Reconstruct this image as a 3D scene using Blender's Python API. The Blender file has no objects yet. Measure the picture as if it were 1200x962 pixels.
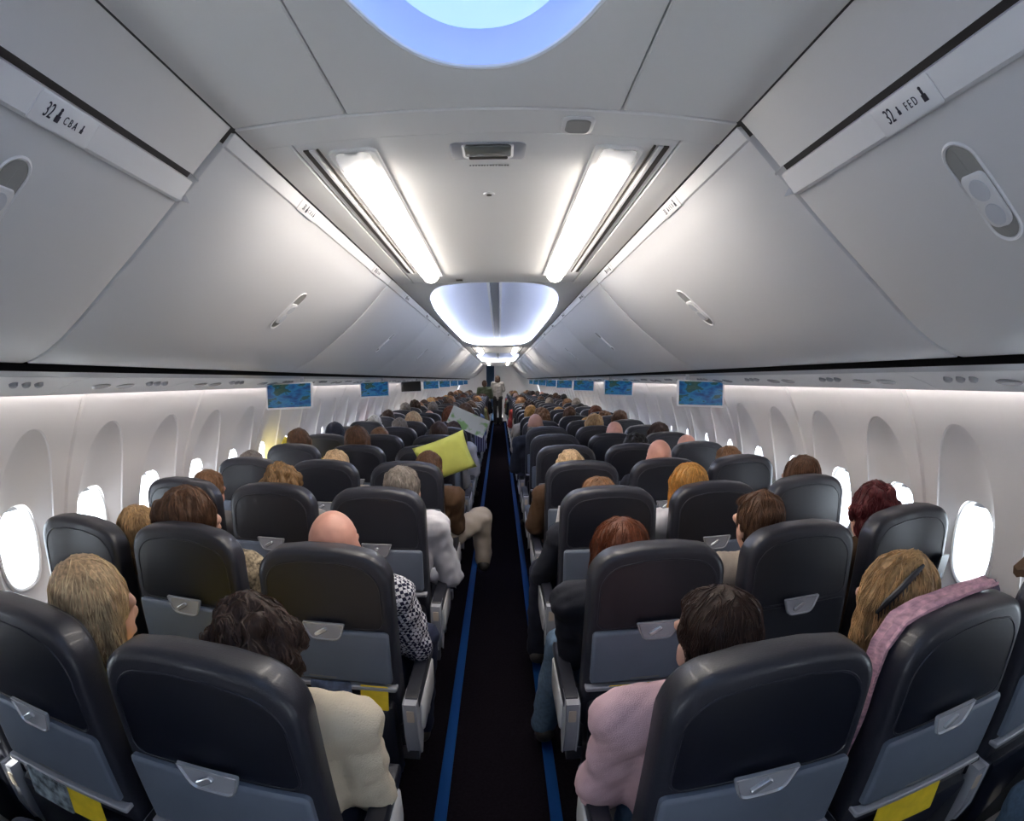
import bpy, bmesh, math, random
from mathutils import Vector, Matrix
import numpy as np
S = bpy.context.scene
C = S.collection
PI = math.pi

# ---------------------------------------------------------------- camera
cam_d = bpy.data.cameras.new('camera'); cam = bpy.data.objects.new('camera', cam_d); C.objects.link(cam); S.camera = cam
cam.location = (0.03, 0.0, 1.59); cam.rotation_euler = (PI / 2, 0.006, 0)
cam_d.type = 'PANO'; cam_d.panorama_type = 'FISHEYE_EQUISOLID'      # the photo was taken with a fisheye lens
cam_d.sensor_width = 36; cam_d.fisheye_lens = 678 / 1200 * 36; cam_d.fisheye_fov = PI
cam_d.shift_x = 15 / 1200; cam_d.shift_y = -36 / 962; cam_d.clip_start = 0.02
# ---------------------------------------------------------------- sky, sun, exposure
world = bpy.data.worlds.new('sky'); S.world = world; world.use_nodes = True
world.node_tree.nodes['Background'].inputs[0].default_value = (0.80, 0.90, 1.0, 1)
world.node_tree.nodes['Background'].inputs[1].default_value = 12.0
sun_d = bpy.data.lights.new('sun', 'SUN'); sun = bpy.data.objects.new('sun', sun_d); C.objects.link(sun)
sun_d.energy = 30.0; sun_d.angle = math.radians(1.5); sun_d.color = (1.0, 0.97, 0.9)
sun.rotation_euler = Vector((0.75, 0.35, -0.35)).to_track_quat('-Z', 'Y').to_euler()   # light travels from the left windows, slightly forward and down
S.view_settings.view_transform = 'Standard'; S.view_settings.look = 'None'
S.view_settings.exposure = 0.0; S.view_settings.gamma = 1.0; S.view_settings.use_curve_mapping = False
TUBE, COVE, DOME, NEARDOME = 20.0, 28.0, 44.0, 1.0

# ---------------------------------------------------------------- materials
MATS = {}
def mat(name, col, rough=0.5, metal=0.0, bump=0.0, bscale=200.0, var=0.0, vscale=6.0, stretch=None, emit=None, strength=0.0, coat=0.0, spec=None):
    if name in MATS: return MATS[name]
    m = bpy.data.materials.new(name); m.use_nodes = True; MATS[name] = m
    nt = m.node_tree; b = nt.nodes['Principled BSDF']
    b.inputs['Base Color'].default_value = (*col, 1); b.inputs['Roughness'].default_value = rough; b.inputs['Metallic'].default_value = metal
    if coat: b.inputs['Coat Weight'].default_value = coat
    if spec is not None: b.inputs['Specular IOR Level'].default_value = spec
    if var or bump:
        tc = nt.nodes.new('ShaderNodeTexCoord'); mp = nt.nodes.new('ShaderNodeMapping'); nt.links.new(tc.outputs['Object'], mp.inputs[0])
        if stretch: mp.inputs['Scale'].default_value = stretch
    if var:
        n = nt.nodes.new('ShaderNodeTexNoise'); n.inputs['Scale'].default_value = vscale; n.inputs['Detail'].default_value = 4; nt.links.new(mp.outputs[0], n.inputs['Vector'])
        r = nt.nodes.new('ShaderNodeValToRGB'); r.color_ramp.elements[0].position = 0.3; r.color_ramp.elements[1].position = 0.7
        r.color_ramp.elements[0].color = (*[c * (1 - var) for c in col], 1); r.color_ramp.elements[1].color = (*[min(1, c * (1 + var)) for c in col], 1)
        nt.links.new(n.outputs['Fac'], r.inputs[0]); nt.links.new(r.outputs[0], b.inputs['Base Color'])
    if bump:
        n2 = nt.nodes.new('ShaderNodeTexNoise'); n2.inputs['Scale'].default_value = bscale; n2.inputs['Detail'].default_value = 3; nt.links.new(mp.outputs[0], n2.inputs['Vector'])
        bp = nt.nodes.new('ShaderNodeBump'); bp.inputs['Strength'].default_value = bump; bp.inputs['Distance'].default_value = 0.004
        nt.links.new(n2.outputs['Fac'], bp.inputs['Height']); nt.links.new(bp.outputs[0], b.inputs['Normal'])
    if emit:
        b.inputs['Emission Color'].default_value = (*emit, 1); b.inputs['Emission Strength'].default_value = strength
    return m
M = {}
M['bin'] = mat('bin_plastic', (0.64, 0.64, 0.66), 0.42, bump=0.05, bscale=350)
M['lip'] = mat('bin_lip_plastic', (0.74, 0.74, 0.76), 0.38)
M['ceil'] = mat('ceiling_plastic', (0.84, 0.835, 0.83), 0.45, bump=0.04, bscale=300)
M['dome'] = mat('dome_plastic', (0.62, 0.66, 0.82), 0.5)
M['wall'] = mat('sidewall_plastic', (0.74, 0.71, 0.705), 0.5, bump=0.04, bscale=300)
M['frame'] = mat('window_frame_plastic', (0.78, 0.77, 0.77), 0.4)
M['psu'] = mat('service_panel_plastic', (0.7, 0.7, 0.72), 0.4)
M['black'] = mat('black_rubber', (0.003, 0.003, 0.004), 0.8, spec=0.1)
M['dark'] = mat('dark_plastic', (0.02, 0.02, 0.024), 0.45)
M['slot'] = mat('vent_dark', (0.05, 0.042, 0.036), 0.6)
M['grey'] = mat('grey_plastic', (0.36, 0.37, 0.41), 0.4, bump=0.05, bscale=400)
M['silver'] = mat('silver_trim', (0.62, 0.64, 0.68), 0.25, metal=0.55)
M['tray'] = mat('tray_plastic', (0.135, 0.162, 0.215), 0.42, var=0.06, vscale=9, bump=0.06, bscale=500)
M['leather'] = mat('navy_leather', (0.019, 0.020, 0.030), 0.42, bump=0.12, bscale=260, var=0.2, vscale=5, coat=0.10)
M['fabric'] = mat('navy_back_cover', (0.0055, 0.0068, 0.014), 0.38, bump=0.06, bscale=500, spec=0.7)
M['beige'] = mat('beige_plate', (0.55, 0.47, 0.38), 0.5)
M['carpet'] = mat('dark_carpet', (0.0080, 0.0066, 0.0095), 1.0, bump=0.6, bscale=500, var=0.3, vscale=80, spec=0.0)
M['blue'] = mat('blue_floor_strip', (0.008, 0.048, 0.18), 0.7, spec=0.05)
M['frame_metal'] = mat('seat_frame_metal', (0.25, 0.25, 0.27), 0.35, metal=0.8)
M['yellow'] = mat('yellow_card', (0.75, 0.55, 0.03), 0.5, var=0.1, vscale=30)
M['ink'] = mat('dark_ink', (0.012, 0.012, 0.03), 0.6)
M['greyink'] = mat('grey_ink', (0.2, 0.2, 0.2), 0.6)
M['tube'] = mat('lamp_diffuser', (0.9, 0.9, 0.88), 0.4, emit=(1.0, 0.92, 0.83), strength=TUBE)
M['cap'] = mat('lamp_end_clear_plastic', (0.75, 0.77, 0.8), 0.25); M['cap'].node_tree.nodes['Principled BSDF'].inputs['Alpha'].default_value = 0.45
M['cove'] = mat('cove_led', (0.9, 0.9, 0.9), 0.4, emit=(1.0, 0.95, 0.92), strength=COVE)
M['domeled'] = mat('dome_led', (0.9, 0.9, 0.9), 0.4, emit=(0.84, 0.90, 1.0), strength=DOME)
M['neardomeled'] = mat('near_dome_led', (0.9, 0.9, 0.9), 0.4, emit=(0.30, 0.55, 1.0), strength=NEARDOME)
g = bpy.data.materials.new('window_glass'); g.use_nodes = True; MATS['window_glass'] = g; M['glass'] = g
nt = g.node_tree; nt.nodes.remove(nt.nodes['Principled BSDF'])
tr = nt.nodes.new('ShaderNodeBsdfTransparent'); gl = nt.nodes.new('ShaderNodeBsdfGlossy'); mx = nt.nodes.new('ShaderNodeMixShader')
gl.inputs['Roughness'].default_value = 0.05; mx.inputs[0].default_value = 0.06; tr.inputs[0].default_value = (0.94, 0.96, 0.97, 1)
nt.links.new(tr.outputs[0], mx.inputs[1]); nt.links.new(gl.outputs[0], mx.inputs[2]); nt.links.new(mx.outputs[0], nt.nodes['Material Output'].inputs[0])

# ---------------------------------------------------------------- mesh helpers
class MB:
    def __init__(self): self.v = []; self.f = []; self.sharp = False
    def add(self, vs, fs):
        o = len(self.v); self.v += [tuple(p) for p in vs]; self.f += [tuple(i + o for i in q) for q in fs]; return self
    def loft(self, rings, closed=True, cap0=False, cap1=False):
        n = len(rings[0]); o = len(self.v)
        for r in rings: self.v += [tuple(p) for p in r]
        for i in range(len(rings) - 1):
            for j in range(n if closed else n - 1):
                k = (j + 1) % n
                self.f.append((o + i * n + j, o + i * n + k, o + (i + 1) * n + k, o + (i + 1) * n + j))
        if cap0: self.f.append(tuple(o + j for j in range(n))[::-1])
        if cap1: self.f.append(tuple(o + (len(rings) - 1) * n + j for j in range(n)))
        return self
    def box(self, x0, x1, y0, y1, z0, z1):
        return self.add([(x0, y0, z0), (x1, y0, z0), (x1, y1, z0), (x0, y1, z0), (x0, y0, z1), (x1, y0, z1), (x1, y1, z1), (x0, y1, z1)],
                        [(0, 3, 2, 1), (4, 5, 6, 7), (0, 1, 5, 4), (1, 2, 6, 5), (2, 3, 7, 6), (3, 0, 4, 7)])
    def slab(self, outline, layers, fn):
        rings = [[fn(a, b, d) for a, b in inset(outline, ins)] for d, ins in layers]
        return self.loft(rings, True, True, True)
    def tube(self, path, rad, n=8, caps=True):
        path = [Vector(p) for p in path]; rings = []
        if not isinstance(rad, (list, tuple)): rad = [rad] * len(path)
        for i, p in enumerate(path):
            t = (path[min(i + 1, len(path) - 1)] - path[max(i - 1, 0)]).normalized()
            a = t.orthogonal().normalized() if i == 0 else (a - t * a.dot(t)).normalized()
            b = t.cross(a)
            rings.append([p + (a * math.cos(2 * PI * k / n) + b * math.sin(2 * PI * k / n)) * rad[i] for k in range(n)])
        return self.loft(rings, True, caps, caps)
    def ball(self, c, r, nu=16, nv=10):
        if not isinstance(r, (list, tuple)): r = (r, r, r)
        vs = [(c[0], c[1], c[2] - r[2])]
        for i in range(1, nv):
            ph = -PI / 2 + PI * i / nv
            for j in range(nu):
                th = 2 * PI * j / nu; vs.append((c[0] + r[0] * math.cos(ph) * math.cos(th), c[1] + r[1] * math.cos(ph) * math.sin(th), c[2] + r[2] * math.sin(ph)))
        vs.append((c[0], c[1], c[2] + r[2])); fs = []
        for j in range(nu):
            k = (j + 1) % nu
            fs.append((0, 1 + k, 1 + j)); e = 1 + (nv - 2) * nu; fs.append((e + j, e + k, len(vs) - 1))
            for i in range(nv - 2): fs.append((1 + i * nu + j, 1 + i * nu + k, 1 + (i + 1) * nu + k, 1 + (i + 1) * nu + j))
        return self.add(vs, fs)
    def capsule(self, a, b, ra, rb, n=14):
        a = Vector(a); b = Vector(b); t = (b - a); L = t.length; t = t / L if L > 1e-6 else Vector((0, 0, 1))
        u = t.orthogonal().normalized(); w = t.cross(u); rings = []
        for k in range(1, 5):
            ph = -PI / 2 + PI / 2 * k / 4; rings.append((a + t * ra * math.sin(ph), ra * math.cos(ph)))
        for k in range(0, 4):
            ph = PI / 2 * k / 4; rings.append((b + t * rb * math.sin(ph), rb * math.cos(ph)))
        R = [[c + (u * math.cos(2 * PI * j / n) + w * math.sin(2 * PI * j / n)) * r for j in range(n)] for c, r in rings]
        return self.loft(R, True, True, True)
    def mesh(self, name, m=None, smooth=True):
        me = bpy.data.meshes.new(name); me.from_pydata([tuple(p) for p in self.v], [], self.f)
        bm = bmesh.new(); bm.from_mesh(me); bmesh.ops.recalc_face_normals(bm, faces=bm.faces[:]); bm.to_mesh(me); bm.free()
        if m is not None: me.materials.append(m)
        if smooth: me.polygons.foreach_set('use_smooth', [True] * len(me.polygons))
        if smooth: me.set_sharp_from_angle(angle=math.radians(38))
        me.update(); return me
def inset(o, d):
    if d == 0: return list(o)
    n = len(o); out = []
    for i in range(n):
        a, p, b = Vector(o[i - 1]), Vector(o[i]), Vector(o[(i + 1) % n])
        e1 = (p - a); e2 = (b - p)
        if e1.length < 1e-9: e1 = e2
        if e2.length < 1e-9: e2 = e1
        n1 = Vector((-e1.y, e1.x)).normalized(); n2 = Vector((-e2.y, e2.x)).normalized(); m = n1 + n2
        m = m / max(0.4, (1 + n1.dot(n2))) if m.length > 1e-6 else n1
        out.append((p.x + m.x * d, p.y + m.y * d))
    return out
def rrect(x0, x1, y0, y1, r, n=5):
    if not isinstance(r, (list, tuple)): r = (r,) * 4     # counter-clockwise from lower right
    pts = []
    for (cx, cy, a0, q) in ((x1, y0, -PI / 2, r[0]), (x1, y1, 0, r[1]), (x0, y1, PI / 2, r[2]), (x0, y0, PI, r[3])):
        sx = -1 if cx == x1 else 1; sy = -1 if cy == y1 else 1
        for k in range(n + 1):
            a = a0 + PI / 2 * k / n; pts.append((cx + sx * q + q * math.cos(a), cy + sy * q + q * math.sin(a)))
    return pts
def link(name, me, parent=None, loc=None, rot=None, m=None):
    o = bpy.data.objects.new(name, me); C.objects.link(o)
    if parent is not None: o.parent = parent
    if loc is not None: o.location = loc
    if rot is not None: o.rotation_euler = rot
    if m is not None:
        o.material_slots[0].link = 'OBJECT'; o.material_slots[0].material = m
    return o
def obj(name, mb, m, parent=None, smooth=True, loc=None, rot=None): return link(name, mb.mesh(name, m, smooth), parent, loc, rot)
def empty(name, loc=(0, 0, 0), rot=(0, 0, 0)):
    o = bpy.data.objects.new(name, None); C.objects.link(o); o.location = loc; o.rotation_euler = rot; o.empty_display_size = 0.05; return o
def tag(o, label=None, cat=None, group=None, kind=None):
    if label: o['label'] = label
    if cat: o['category'] = cat
    if group: o['group'] = group
    if kind: o['kind'] = kind
    return o
def copy_tree(o, parent=None):
    c = o.copy(); C.objects.link(c); c.parent = parent
    for ch in o.children: copy_tree(ch, c)
    return c
def text_mesh(s, size, extrude=0.0006):
    cu = bpy.data.curves.new('txt', 'FONT'); cu.body = s; cu.size = size; cu.extrude = extrude; cu.align_x = 'CENTER'; cu.align_y = 'CENTER'; cu.resolution_u = 3
    o = bpy.data.objects.new('txt', cu); C.objects.link(o); dg = bpy.context.evaluated_depsgraph_get(); dg.update()
    me = bpy.data.meshes.new_from_object(o.evaluated_get(dg)); bpy.data.objects.remove(o); bpy.data.curves.remove(cu); return me
def basis(x, y, origin):
    x = Vector(x).normalized(); y = Vector(y); y = (y - x * y.dot(x)).normalized(); z = x.cross(y)
    return Matrix(((x.x, y.x, z.x, origin[0]), (x.y, y.y, z.y, origin[1]), (x.z, y.z, z.z, origin[2]), (0, 0, 0, 1)))
def se(t, a, b, n):
    c, s = math.cos(t), math.sin(t); return (a * math.copysign(abs(c) ** (2 / n), c), b * math.copysign(abs(s) ** (2 / n), s))

# ---------------------------------------------------------------- the cabin shell
YB, YF = -1.6, 24.4                       # rear and front ends of the cabin
ZC, RC = 0.72, 1.775                      # fuselage circle
def xw(z): return math.sqrt(max(0, RC * RC - (z - ZC) ** 2))
ZT, ZD = 1.70, 0.36                       # sidewall panel top and bottom
tag(obj('floor', MB().box(-1.78, 1.78, YB, YF, -0.06, 0.0), M['carpet'], smooth=False), kind='structure', label='dark carpeted cabin floor')
for i, (x0, x1) in enumerate(((-0.215, -0.170), (0.205, 0.250))):
    n = i + 1
    b = MB(); b.slab(rrect(x0, x1, 0.0, 0.008, 0.003, 2), [(YB + 0.05, 0), (YF - 3, 0)], lambda a, c, d: (a, d, c))
    tag(obj('trim_%d' % n, b, M['blue']), kind='structure', label='blue strip along the %s edge of the aisle carpet' % ('left', 'right')[i])
# crown of the fuselage above bins and ceiling
arc = []; a0 = math.atan2(ZT - ZC, xw(ZT))
for k in range(25):
    a = a0 + (PI - 2 * a0) * k / 24; arc.append((RC * math.cos(a), ZC + RC * math.sin(a)))
b = MB(); b.loft([[(x, y, z) for x, z in arc] for y in (YB, YF)], closed=False)
ceiling = tag(obj('ceiling', b, M['dark']), kind='structure', label='curved crown of the cabin behind the ceiling panels')
PITCH_W, W0 = 0.52, 1.52 - 0.52 * 5       # window spacing; first window centre
def wall_panel(sg):
    """one sidewall panel with two sculpted window bays; local y from 0 to 2*pitch"""
    N = 64; mb = MB(); hw = PITCH_W / 2; zc = 0.955
    for w in range(2):
        yc = hw + w * PITCH_W; rings = []
        FI = [0.0, 0.18, 0.38, 0.58, 0.78, 0.92, 0.985, 1.0]
        for k in range(15):
            ring = []
            for j in range(N):
                t = 2 * PI * j / N; c, s = math.cos(t), math.sin(t)
                pw = se(t, 0.122, 0.172, 2.5); up = s > 0
                psn = se(t, 0.182, 0.47 if up else 0.25, 2.2 if up else 2.4)
                mxx = max(abs(c), abs(s)); pr = (c / mxx * hw, s / mxx * ((ZT - zc) if up else (zc - ZD)))
                if k <= 7:
                    f = FI[k]; p = (pw[0] * (1 - f) + psn[0] * f, pw[1] * (1 - f) + psn[1] * f); dep = 0.060 * (1 - f) + (0.009 if f < 0.99 else 0.0)
                else:
                    f = (k - 7) / 7.0; p = (psn[0] * (1 - f) + pr[0] * f, psn[1] * (1 - f) + pr[1] * f); dep = 0.0
                if k == 14 and abs(abs(p[0]) - hw) < 1e-6 and ((p[0] < 0) == (w == 0)): dep = 0.012
                z = zc + p[1]; ring.append((sg * (xw(z) + dep), yc + p[0], z))
            rings.append(ring)
        mb.loft(rings, True)
    me = mb.mesh('sidewall_panel', M['wall']); me.set_sharp_from_angle(angle=math.radians(24)); return me
def window_mesh(sg):
    N = 40; x0 = xw(0.955) + 0.063
    def ring(dx, sc, dz=0): return [(sg * (x0 + dx), se(2 * PI * j / N, 0.122 + sc, 0.172 + sc, 2.5)[0], 0.955 + se(2 * PI * j / N, 0.122 + sc, 0.172 + sc, 2.5)[1]) for j in range(N)]
    f = MB(); f.loft([ring(0.012, 0.012), ring(-0.006, 0.010), ring(-0.010, 0.0), ring(-0.004, -0.008), ring(0.03, -0.014), ring(0.085, -0.016), ring(0.13, -0.016), ring(0.13, 0.05), ring(0.012, 0.012)], True)
    p = MB(); p.add(ring(0.075, -0.015), [tuple(range(N))])
    sh = MB(); t0 = 0.95; n = 25
    top = [(sg * (x0 + 0.045), *[u + v for u, v in zip(se(t0 + (PI - 2 * t0) * j / (n - 1), 0.110, 0.160, 2.5), (0, 0.955))]) for j in range(n)]
    sh.add(top + [(sg * (x0 + 0.051), q[1], q[2]) for q in top], [tuple(range(n)), tuple(range(2 * n - 1, n - 1, -1))] + [(i, (i + 1) % n, n + (i + 1) % n, n + i) for i in range(n)])
    return f.mesh('window_frame', M['frame']), p.mesh('pane', M['glass'], False), sh.mesh('window_shade', mat('shade_plastic', (0.42, 0.42, 0.43), 0.5), False)
nwin = 0
for sg, side in ((-1, 'left'), (1, 'right')):
    b = MB(); zs = [0.0, 0.09, 0.18, 0.27, ZD]
    b.loft([[(sg * xw(z), YB, z), (sg * xw(z), YF, z)] for z in zs], closed=False)
    w = tag(obj('wall_' + side, b, M['wall']), kind='structure', label='white %s cabin sidewall with sculpted window bays' % side)
    pm = wall_panel(sg); fm, gm, sm = window_mesh(sg)
    y = W0 - PITCH_W / 2
    while y < YF - 0.5:
        link('sidewall_panel', pm, w, (0, y, 0))
        for k in range(2):
            nwin += 1; r = tag(empty('window_%d' % nwin, (0, y + PITCH_W * (k + 0.5), 0)), kind='structure')
            link('window_frame', fm, r); link('pane', gm, r)
            lift = {(-1, 0): 0.0}.get((sg, k), 0.0)
            link('window_shade', sm, r)
        y += 2 * PITCH_W
    YEND = y
# ends
for nm, yy, m in (('wall_back', YB + 0.01, 'wall'), ('wall_front', min(YF, YEND) - 0.02, 'wall')):
    b = MB()
    ring = [(RC * math.cos(2 * PI * k / 48), yy, max(0, ZC + RC * math.sin(2 * PI * k / 48))) for k in range(48)]
    b.add(ring, [tuple(range(48))]); tag(obj(nm, b, M[m], smooth=False), kind='structure', label='%s end wall of the cabin' % nm.split('_')[1])

# ---------------------------------------------------------------- ceiling panels, recesses, lights
ZCE = 2.15; HX = 0.56
def panel(x0, x1, y0, y1, g=0.0025, name='ceiling_panel', z=ZCE, t=0.014):
    b = MB(); b.slab(rrect(x0 + g, x1 - g, y0 + g, y1 - g, 0.004, 2), [(z, 0.003), (z + 0.003, 0), (z + t, 0)], lambda a, c, d: (a, c, d))
    return obj(name, b, M['ceil'], ceiling)
def holed_panel(x0, x1, y0, y1, yc, a, bb, n, g=0.0025, N=96):
    x0 += g; x1 -= g; y0 += g; y1 -= g; rings = [[], [], [], [], []]
    for j in range(N):
        t = 2 * PI * j / N; c, s = math.cos(t), math.sin(t); mxx = max(abs(c), abs(s))
        R = ((c / mxx * (x1 if c > 0 else -x0)), yc + s / mxx * ((y1 - yc) if s > 0 else (yc - y0)))
        h = se(t, a, bb, n); h0 = se(t, a + 0.012, bb + 0.012, n)
        rings[0].append((R[0], R[1], ZCE + 0.014)); rings[1].append((R[0], R[1], ZCE)); rings[2].append((h0[0], yc + h0[1], ZCE)); rings[3].append((h[0], yc + h[1], ZCE + 0.006)); rings[4].append((h0[0], yc + h0[1], ZCE + 0.02))
    b = MB(); b.loft(rings, True); return obj('ceiling_panel', b, M['ceil'], ceiling)
def dome(yc, a, bb, n, led, label, h=0.13, ribs=True, N=96):
    r = tag(empty('recessed_ceiling_light', (0, yc, ZCE)), label, 'ceiling light')
    prof = [(1.0, 0.045, 0.018), (1.0, 0.055, 0.03), (1.0, 0.045, 0.06), (0.95, 0.02, 0.5 * h + 0.02), (0.86, 0, 0.78 * h), (0.7, 0, 0.93 * h), (0.45, 0, h), (0.2, 0, h + 0.004)]
    rings = []
    for sc, off, z in prof:
        rings.append([(*se(2 * PI * j / N, (a + off) * sc, (bb + off) * (sc if bb < 2 else 1 - (1 - sc) * 0.35), n), z) for j in range(N)])
    b = MB(); b.loft([[(p[0] , p[1], p[2]) for p in q] for q in rings], True, False, True); obj('dome', b, M['dome'], r)
    path = [(*se(2 * PI * j / N, a + 0.036, bb + 0.036, n), 0.031) for j in range(N + 1)]
    b = MB(); b.tube(path, 0.008, 6, False); obj('led_strip', b, led, r)
    b = MB(); b.loft([[(*se(2 * PI * j / N, a + o, bb + o, n), z) for j in range(N)] for o, z in ((0.0, 0.012), (0.012, 0.020), (0.06, 0.019))], True); obj('ledge', b, M['ceil'], r)
    if ribs:
        for s in (-1, 1):
            b = MB(); b.box(s * 0.045 - 0.009, s * 0.045 + 0.009, -bb * 0.93, bb * 0.93, h - 0.02, h + 0.006); obj('centre_rib', b, M['psu'], r)
        b = MB(); b.box(-0.03, 0.03, -bb * 0.93, bb * 0.93, h - 0.008, h + 0.006); obj('centre_channel', b, M['grey'], r)
    return r
Y1 = 1.088
holed_panel(-0.288, 0.288, -1.5, Y1, -0.06, 0.265, 0.985, 2.3)
panel(-HX, -0.288, -1.5, Y1); panel(0.288, HX, -1.5, Y1)
r = tag(empty('recessed_ceiling_light', (0, -0.06, ZCE)), 'blue glowing oval ceiling lamp above the last rows', 'ceiling light')
def oring(sc, z, N=96): return [(*se(2 * PI * j / N, 0.265 - sc, 0.985 - sc, 2.3), z) for j in range(N)]
b = MB(); b.loft([oring(-0.02, 0.004), oring(-0.004, 0.001), oring(0.0, 0.004), oring(0.0, 0.012)]); obj('lamp_rim', b, M['ceil'], r)
b = MB(); b.loft([oring(0.0, 0.010), oring(0.004, 0.03), oring(0.014, 0.055), oring(0.032, 0.074)]); obj('glowing_sidewall', b, mat('blue_lamp_wall', (0.6, 0.68, 0.85), 0.4, emit=(0.10, 0.17, 0.72), strength=0.8), r)
b = MB(); b.loft([oring(0.032, 0.074), oring(0.05, 0.080), oring(0.10, 0.085), oring(0.22, 0.09)], True, False, True); obj('lens', b, mat('blue_lamp_lens', (0.7, 0.8, 0.9), 0.4, emit=(0.34, 0.60, 1.0), strength=NEARDOME), r)
def tube_lamp(x, y0, y1, first):
    sg = -1 if x < 0 else 1; L = y1 - y0
    r = empty('ceiling_tube_lamp', (x, y0, ZCE))
    def prof(y, w, d, flat=0.0): return [(w * math.cos(PI * k / 10), y, -d * math.sin(PI * k / 10) - 0.001) for k in range(11)]
    b = MB(); b.slab(rrect(-0.062, 0.062, -0.02, L + 0.01, 0.025, 5), [(-0.010, 0.004), (-0.006, 0), (0.006, 0)], lambda a, c, d: (a, c, d)); obj('lamp_base', b, M['ceil'], r)
    w = 0.043
    b = MB(); b.loft([prof(0.105, w * 0.35, 0.014), prof(0.125, w * 0.8, 0.034), prof(0.16, w, 0.042), prof(L - 0.03, w, 0.042), prof(L - 0.012, w * 0.9, 0.034), prof(L - 0.004, w * 0.6, 0.02)], closed=False, cap0=True, cap1=True); obj('diffuser', b, M['tube'], r, loc=(0, 0, -0.008))
    b = MB(); b.loft([prof(-0.014, w * 0.7, 0.016), prof(-0.006, w * 0.95, 0.030), prof(0.006, w * 1.02, 0.036), prof(0.05, w * 1.03, 0.040), prof(0.135, w * 1.02, 0.0425)], closed=False, cap0=True); obj('end_cap', b, M['cap'], r, loc=(0, 0, -0.008))
    for s in (-1, 1):
        b = MB(); b.ball((s * 0.02, L - 0.004, -0.016), (0.010, 0.006, 0.010), 10, 6); obj('end_pin', b, M['grey'], r)
    b = MB(); b.box(-0.016, 0.016, -0.012, -0.004, -0.013, -0.009); obj('latch_slot', b, M['slot'], r)
    return r
def light_module(y0, y1, tag_far=''):
    """flat ceiling section with two tube lamps and air slots"""
    panel(-HX, HX, y0, y0 + 0.13, name='ceiling_crossbeam', z=ZCE - 0.003, t=0.02)
    a = y0 + 0.13
    panel(-0.463, 0.463, a, y1)
    for s in (-1, 1):
        x0, x1 = sorted((s * 0.463, s * HX)); panel(x0, x1, a, y1)
        t = tube_lamp(s * 0.325, a + 0.075, y1 - 0.26, True)
        side = 'left' if s < 0 else 'right'
        tag(t, ('lit white tube lamp on the %s of the ceiling between the %s bins' % (side, 'nearest')) if not tag_far else 'lit white tube lamp on the %s of the ceiling, %s' % (side, tag_far), 'ceiling light', 'ceiling tube lamps')
        sl = tag(empty('air_slot', (s * 0.43, a + 0.04, ZCE)), 'long dark air slot beside the %s tube lamp%s' % (side, ', ' + tag_far if tag_far else ''), 'air vent', 'ceiling air slots')
        L = y1 - 0.34 - a - 0.04
        for k, (dx, w) in enumerate(((0.006 * s, 0.013), (-0.024 * s, 0.005))):
            b = MB(); b.box(dx - w / 2, dx + w / 2, 0, L, -0.0035, 0.0); obj('slot', b, M['slot'], sl, False)
        b = MB(); b.slab(rrect(-0.008 * s - 0.006, -0.008 * s + 0.006, 0, L, 0.002, 2), [(-0.006, 0.002), (-0.004, 0), (0, 0)], lambda p, q, d: (p, q, d)); obj('slot_rail', b, M['psu'], sl)
def dome_module(y0, y1, label):
    yc = (y0 + y1) / 2; bb = (y1 - y0) / 2 - 0.03
    holed_panel(-HX, HX, y0, y1, yc, 0.50, bb, 4.0); dome(yc, 0.50, bb, 4.0, M['domeled'], label)
light_module(Y1, 3.28)
dome_module(3.28, 9.55, 'long oval ceiling recess glowing pale blue with centre ribs')
light_module(9.55, 12.1, 'just beyond the long glowing recess')
dome_module(12.1, 18.4, 'second glowing oval ceiling recess far along the aisle')
light_module(18.4, 20.9, 'beyond the second glowing recess')
panel(-HX, HX, 20.9, YF)
# things on the ceiling
r = tag(empty('exit_sign_housing', (0.006, 1.325, ZCE)), 'grey recessed rectangular fitting in the ceiling panel between tube lamps', 'ceiling fitting')
b = MB(); b.slab(rrect(-0.092, 0.092, -0.052, 0.056, (0.02, 0.012, 0.012, 0.02), 5), [(-0.004, 0.004), (-0.002, 0), (0.0, 0)], lambda a, c, d: (a, c, d)); obj('plate', b, M['grey'], r)
b = MB(); b.slab(rrect(-0.062, 0.062, -0.046, 0.045, (0.006, 0.02, 0.02, 0.006), 5), [(-0.010, 0.006), (-0.006, 0.0), (0.0, 0)], lambda a, c, d: (a, c, d)); obj('frame', b, M['psu'], r)
b = MB(); b.slab(rrect(-0.056, 0.056, -0.046, 0.018, 0.005, 4), [(-0.0125, 0.004), (-0.010, 0.0), (0.0, 0)], lambda a, c, d: (a, c, d)); obj('lens', b, mat('smoked_lens', (0.16, 0.17, 0.16), 0.2), r)
b = MB(); b.slab(rrect(-0.05, 0.05, 0.018, 0.038, 0.006, 4), [(-0.0115, 0.003), (-0.009, 0.0), (0.0, 0)], lambda a, c, d: (a, c, d)); obj('shadow_gap', b, M['slot'], r)
r = tag(empty('ceiling_speaker', (0.205, 1.160, ZCE - 0.003)), 'small rounded grey ceiling speaker on the crossbeam', 'speaker')
b = MB(); b.slab(rrect(-0.036, 0.036, -0.044, 0.046, 0.02, 6), [(-0.006, 0.004), (-0.003, 0), (0, 0)], lambda a, c, d: (a, c, d)); obj('bezel', b, M['psu'], r)
b = MB(); b.slab(rrect(-0.027, 0.027, -0.036, 0.036, 0.016, 6), [(-0.0085, 0.003), (-0.006, 0), (0, 0)], lambda a, c, d: (a, c, d)); obj('grille', b, mat('speaker_grille', (0.3, 0.3, 0.3), 0.7, bump=0.8, bscale=900), r)
r = tag(empty('ceiling_spot', (0.003, 1.672, ZCE)), 'tiny round white spot fitting with dark centre on the ceiling', 'ceiling fitting')
b = MB(); b.tube([(0, 0, -0.004), (0, 0, 0)], [0.015, 0.018], 20); obj('ring', b, M['lip'], r)
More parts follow.
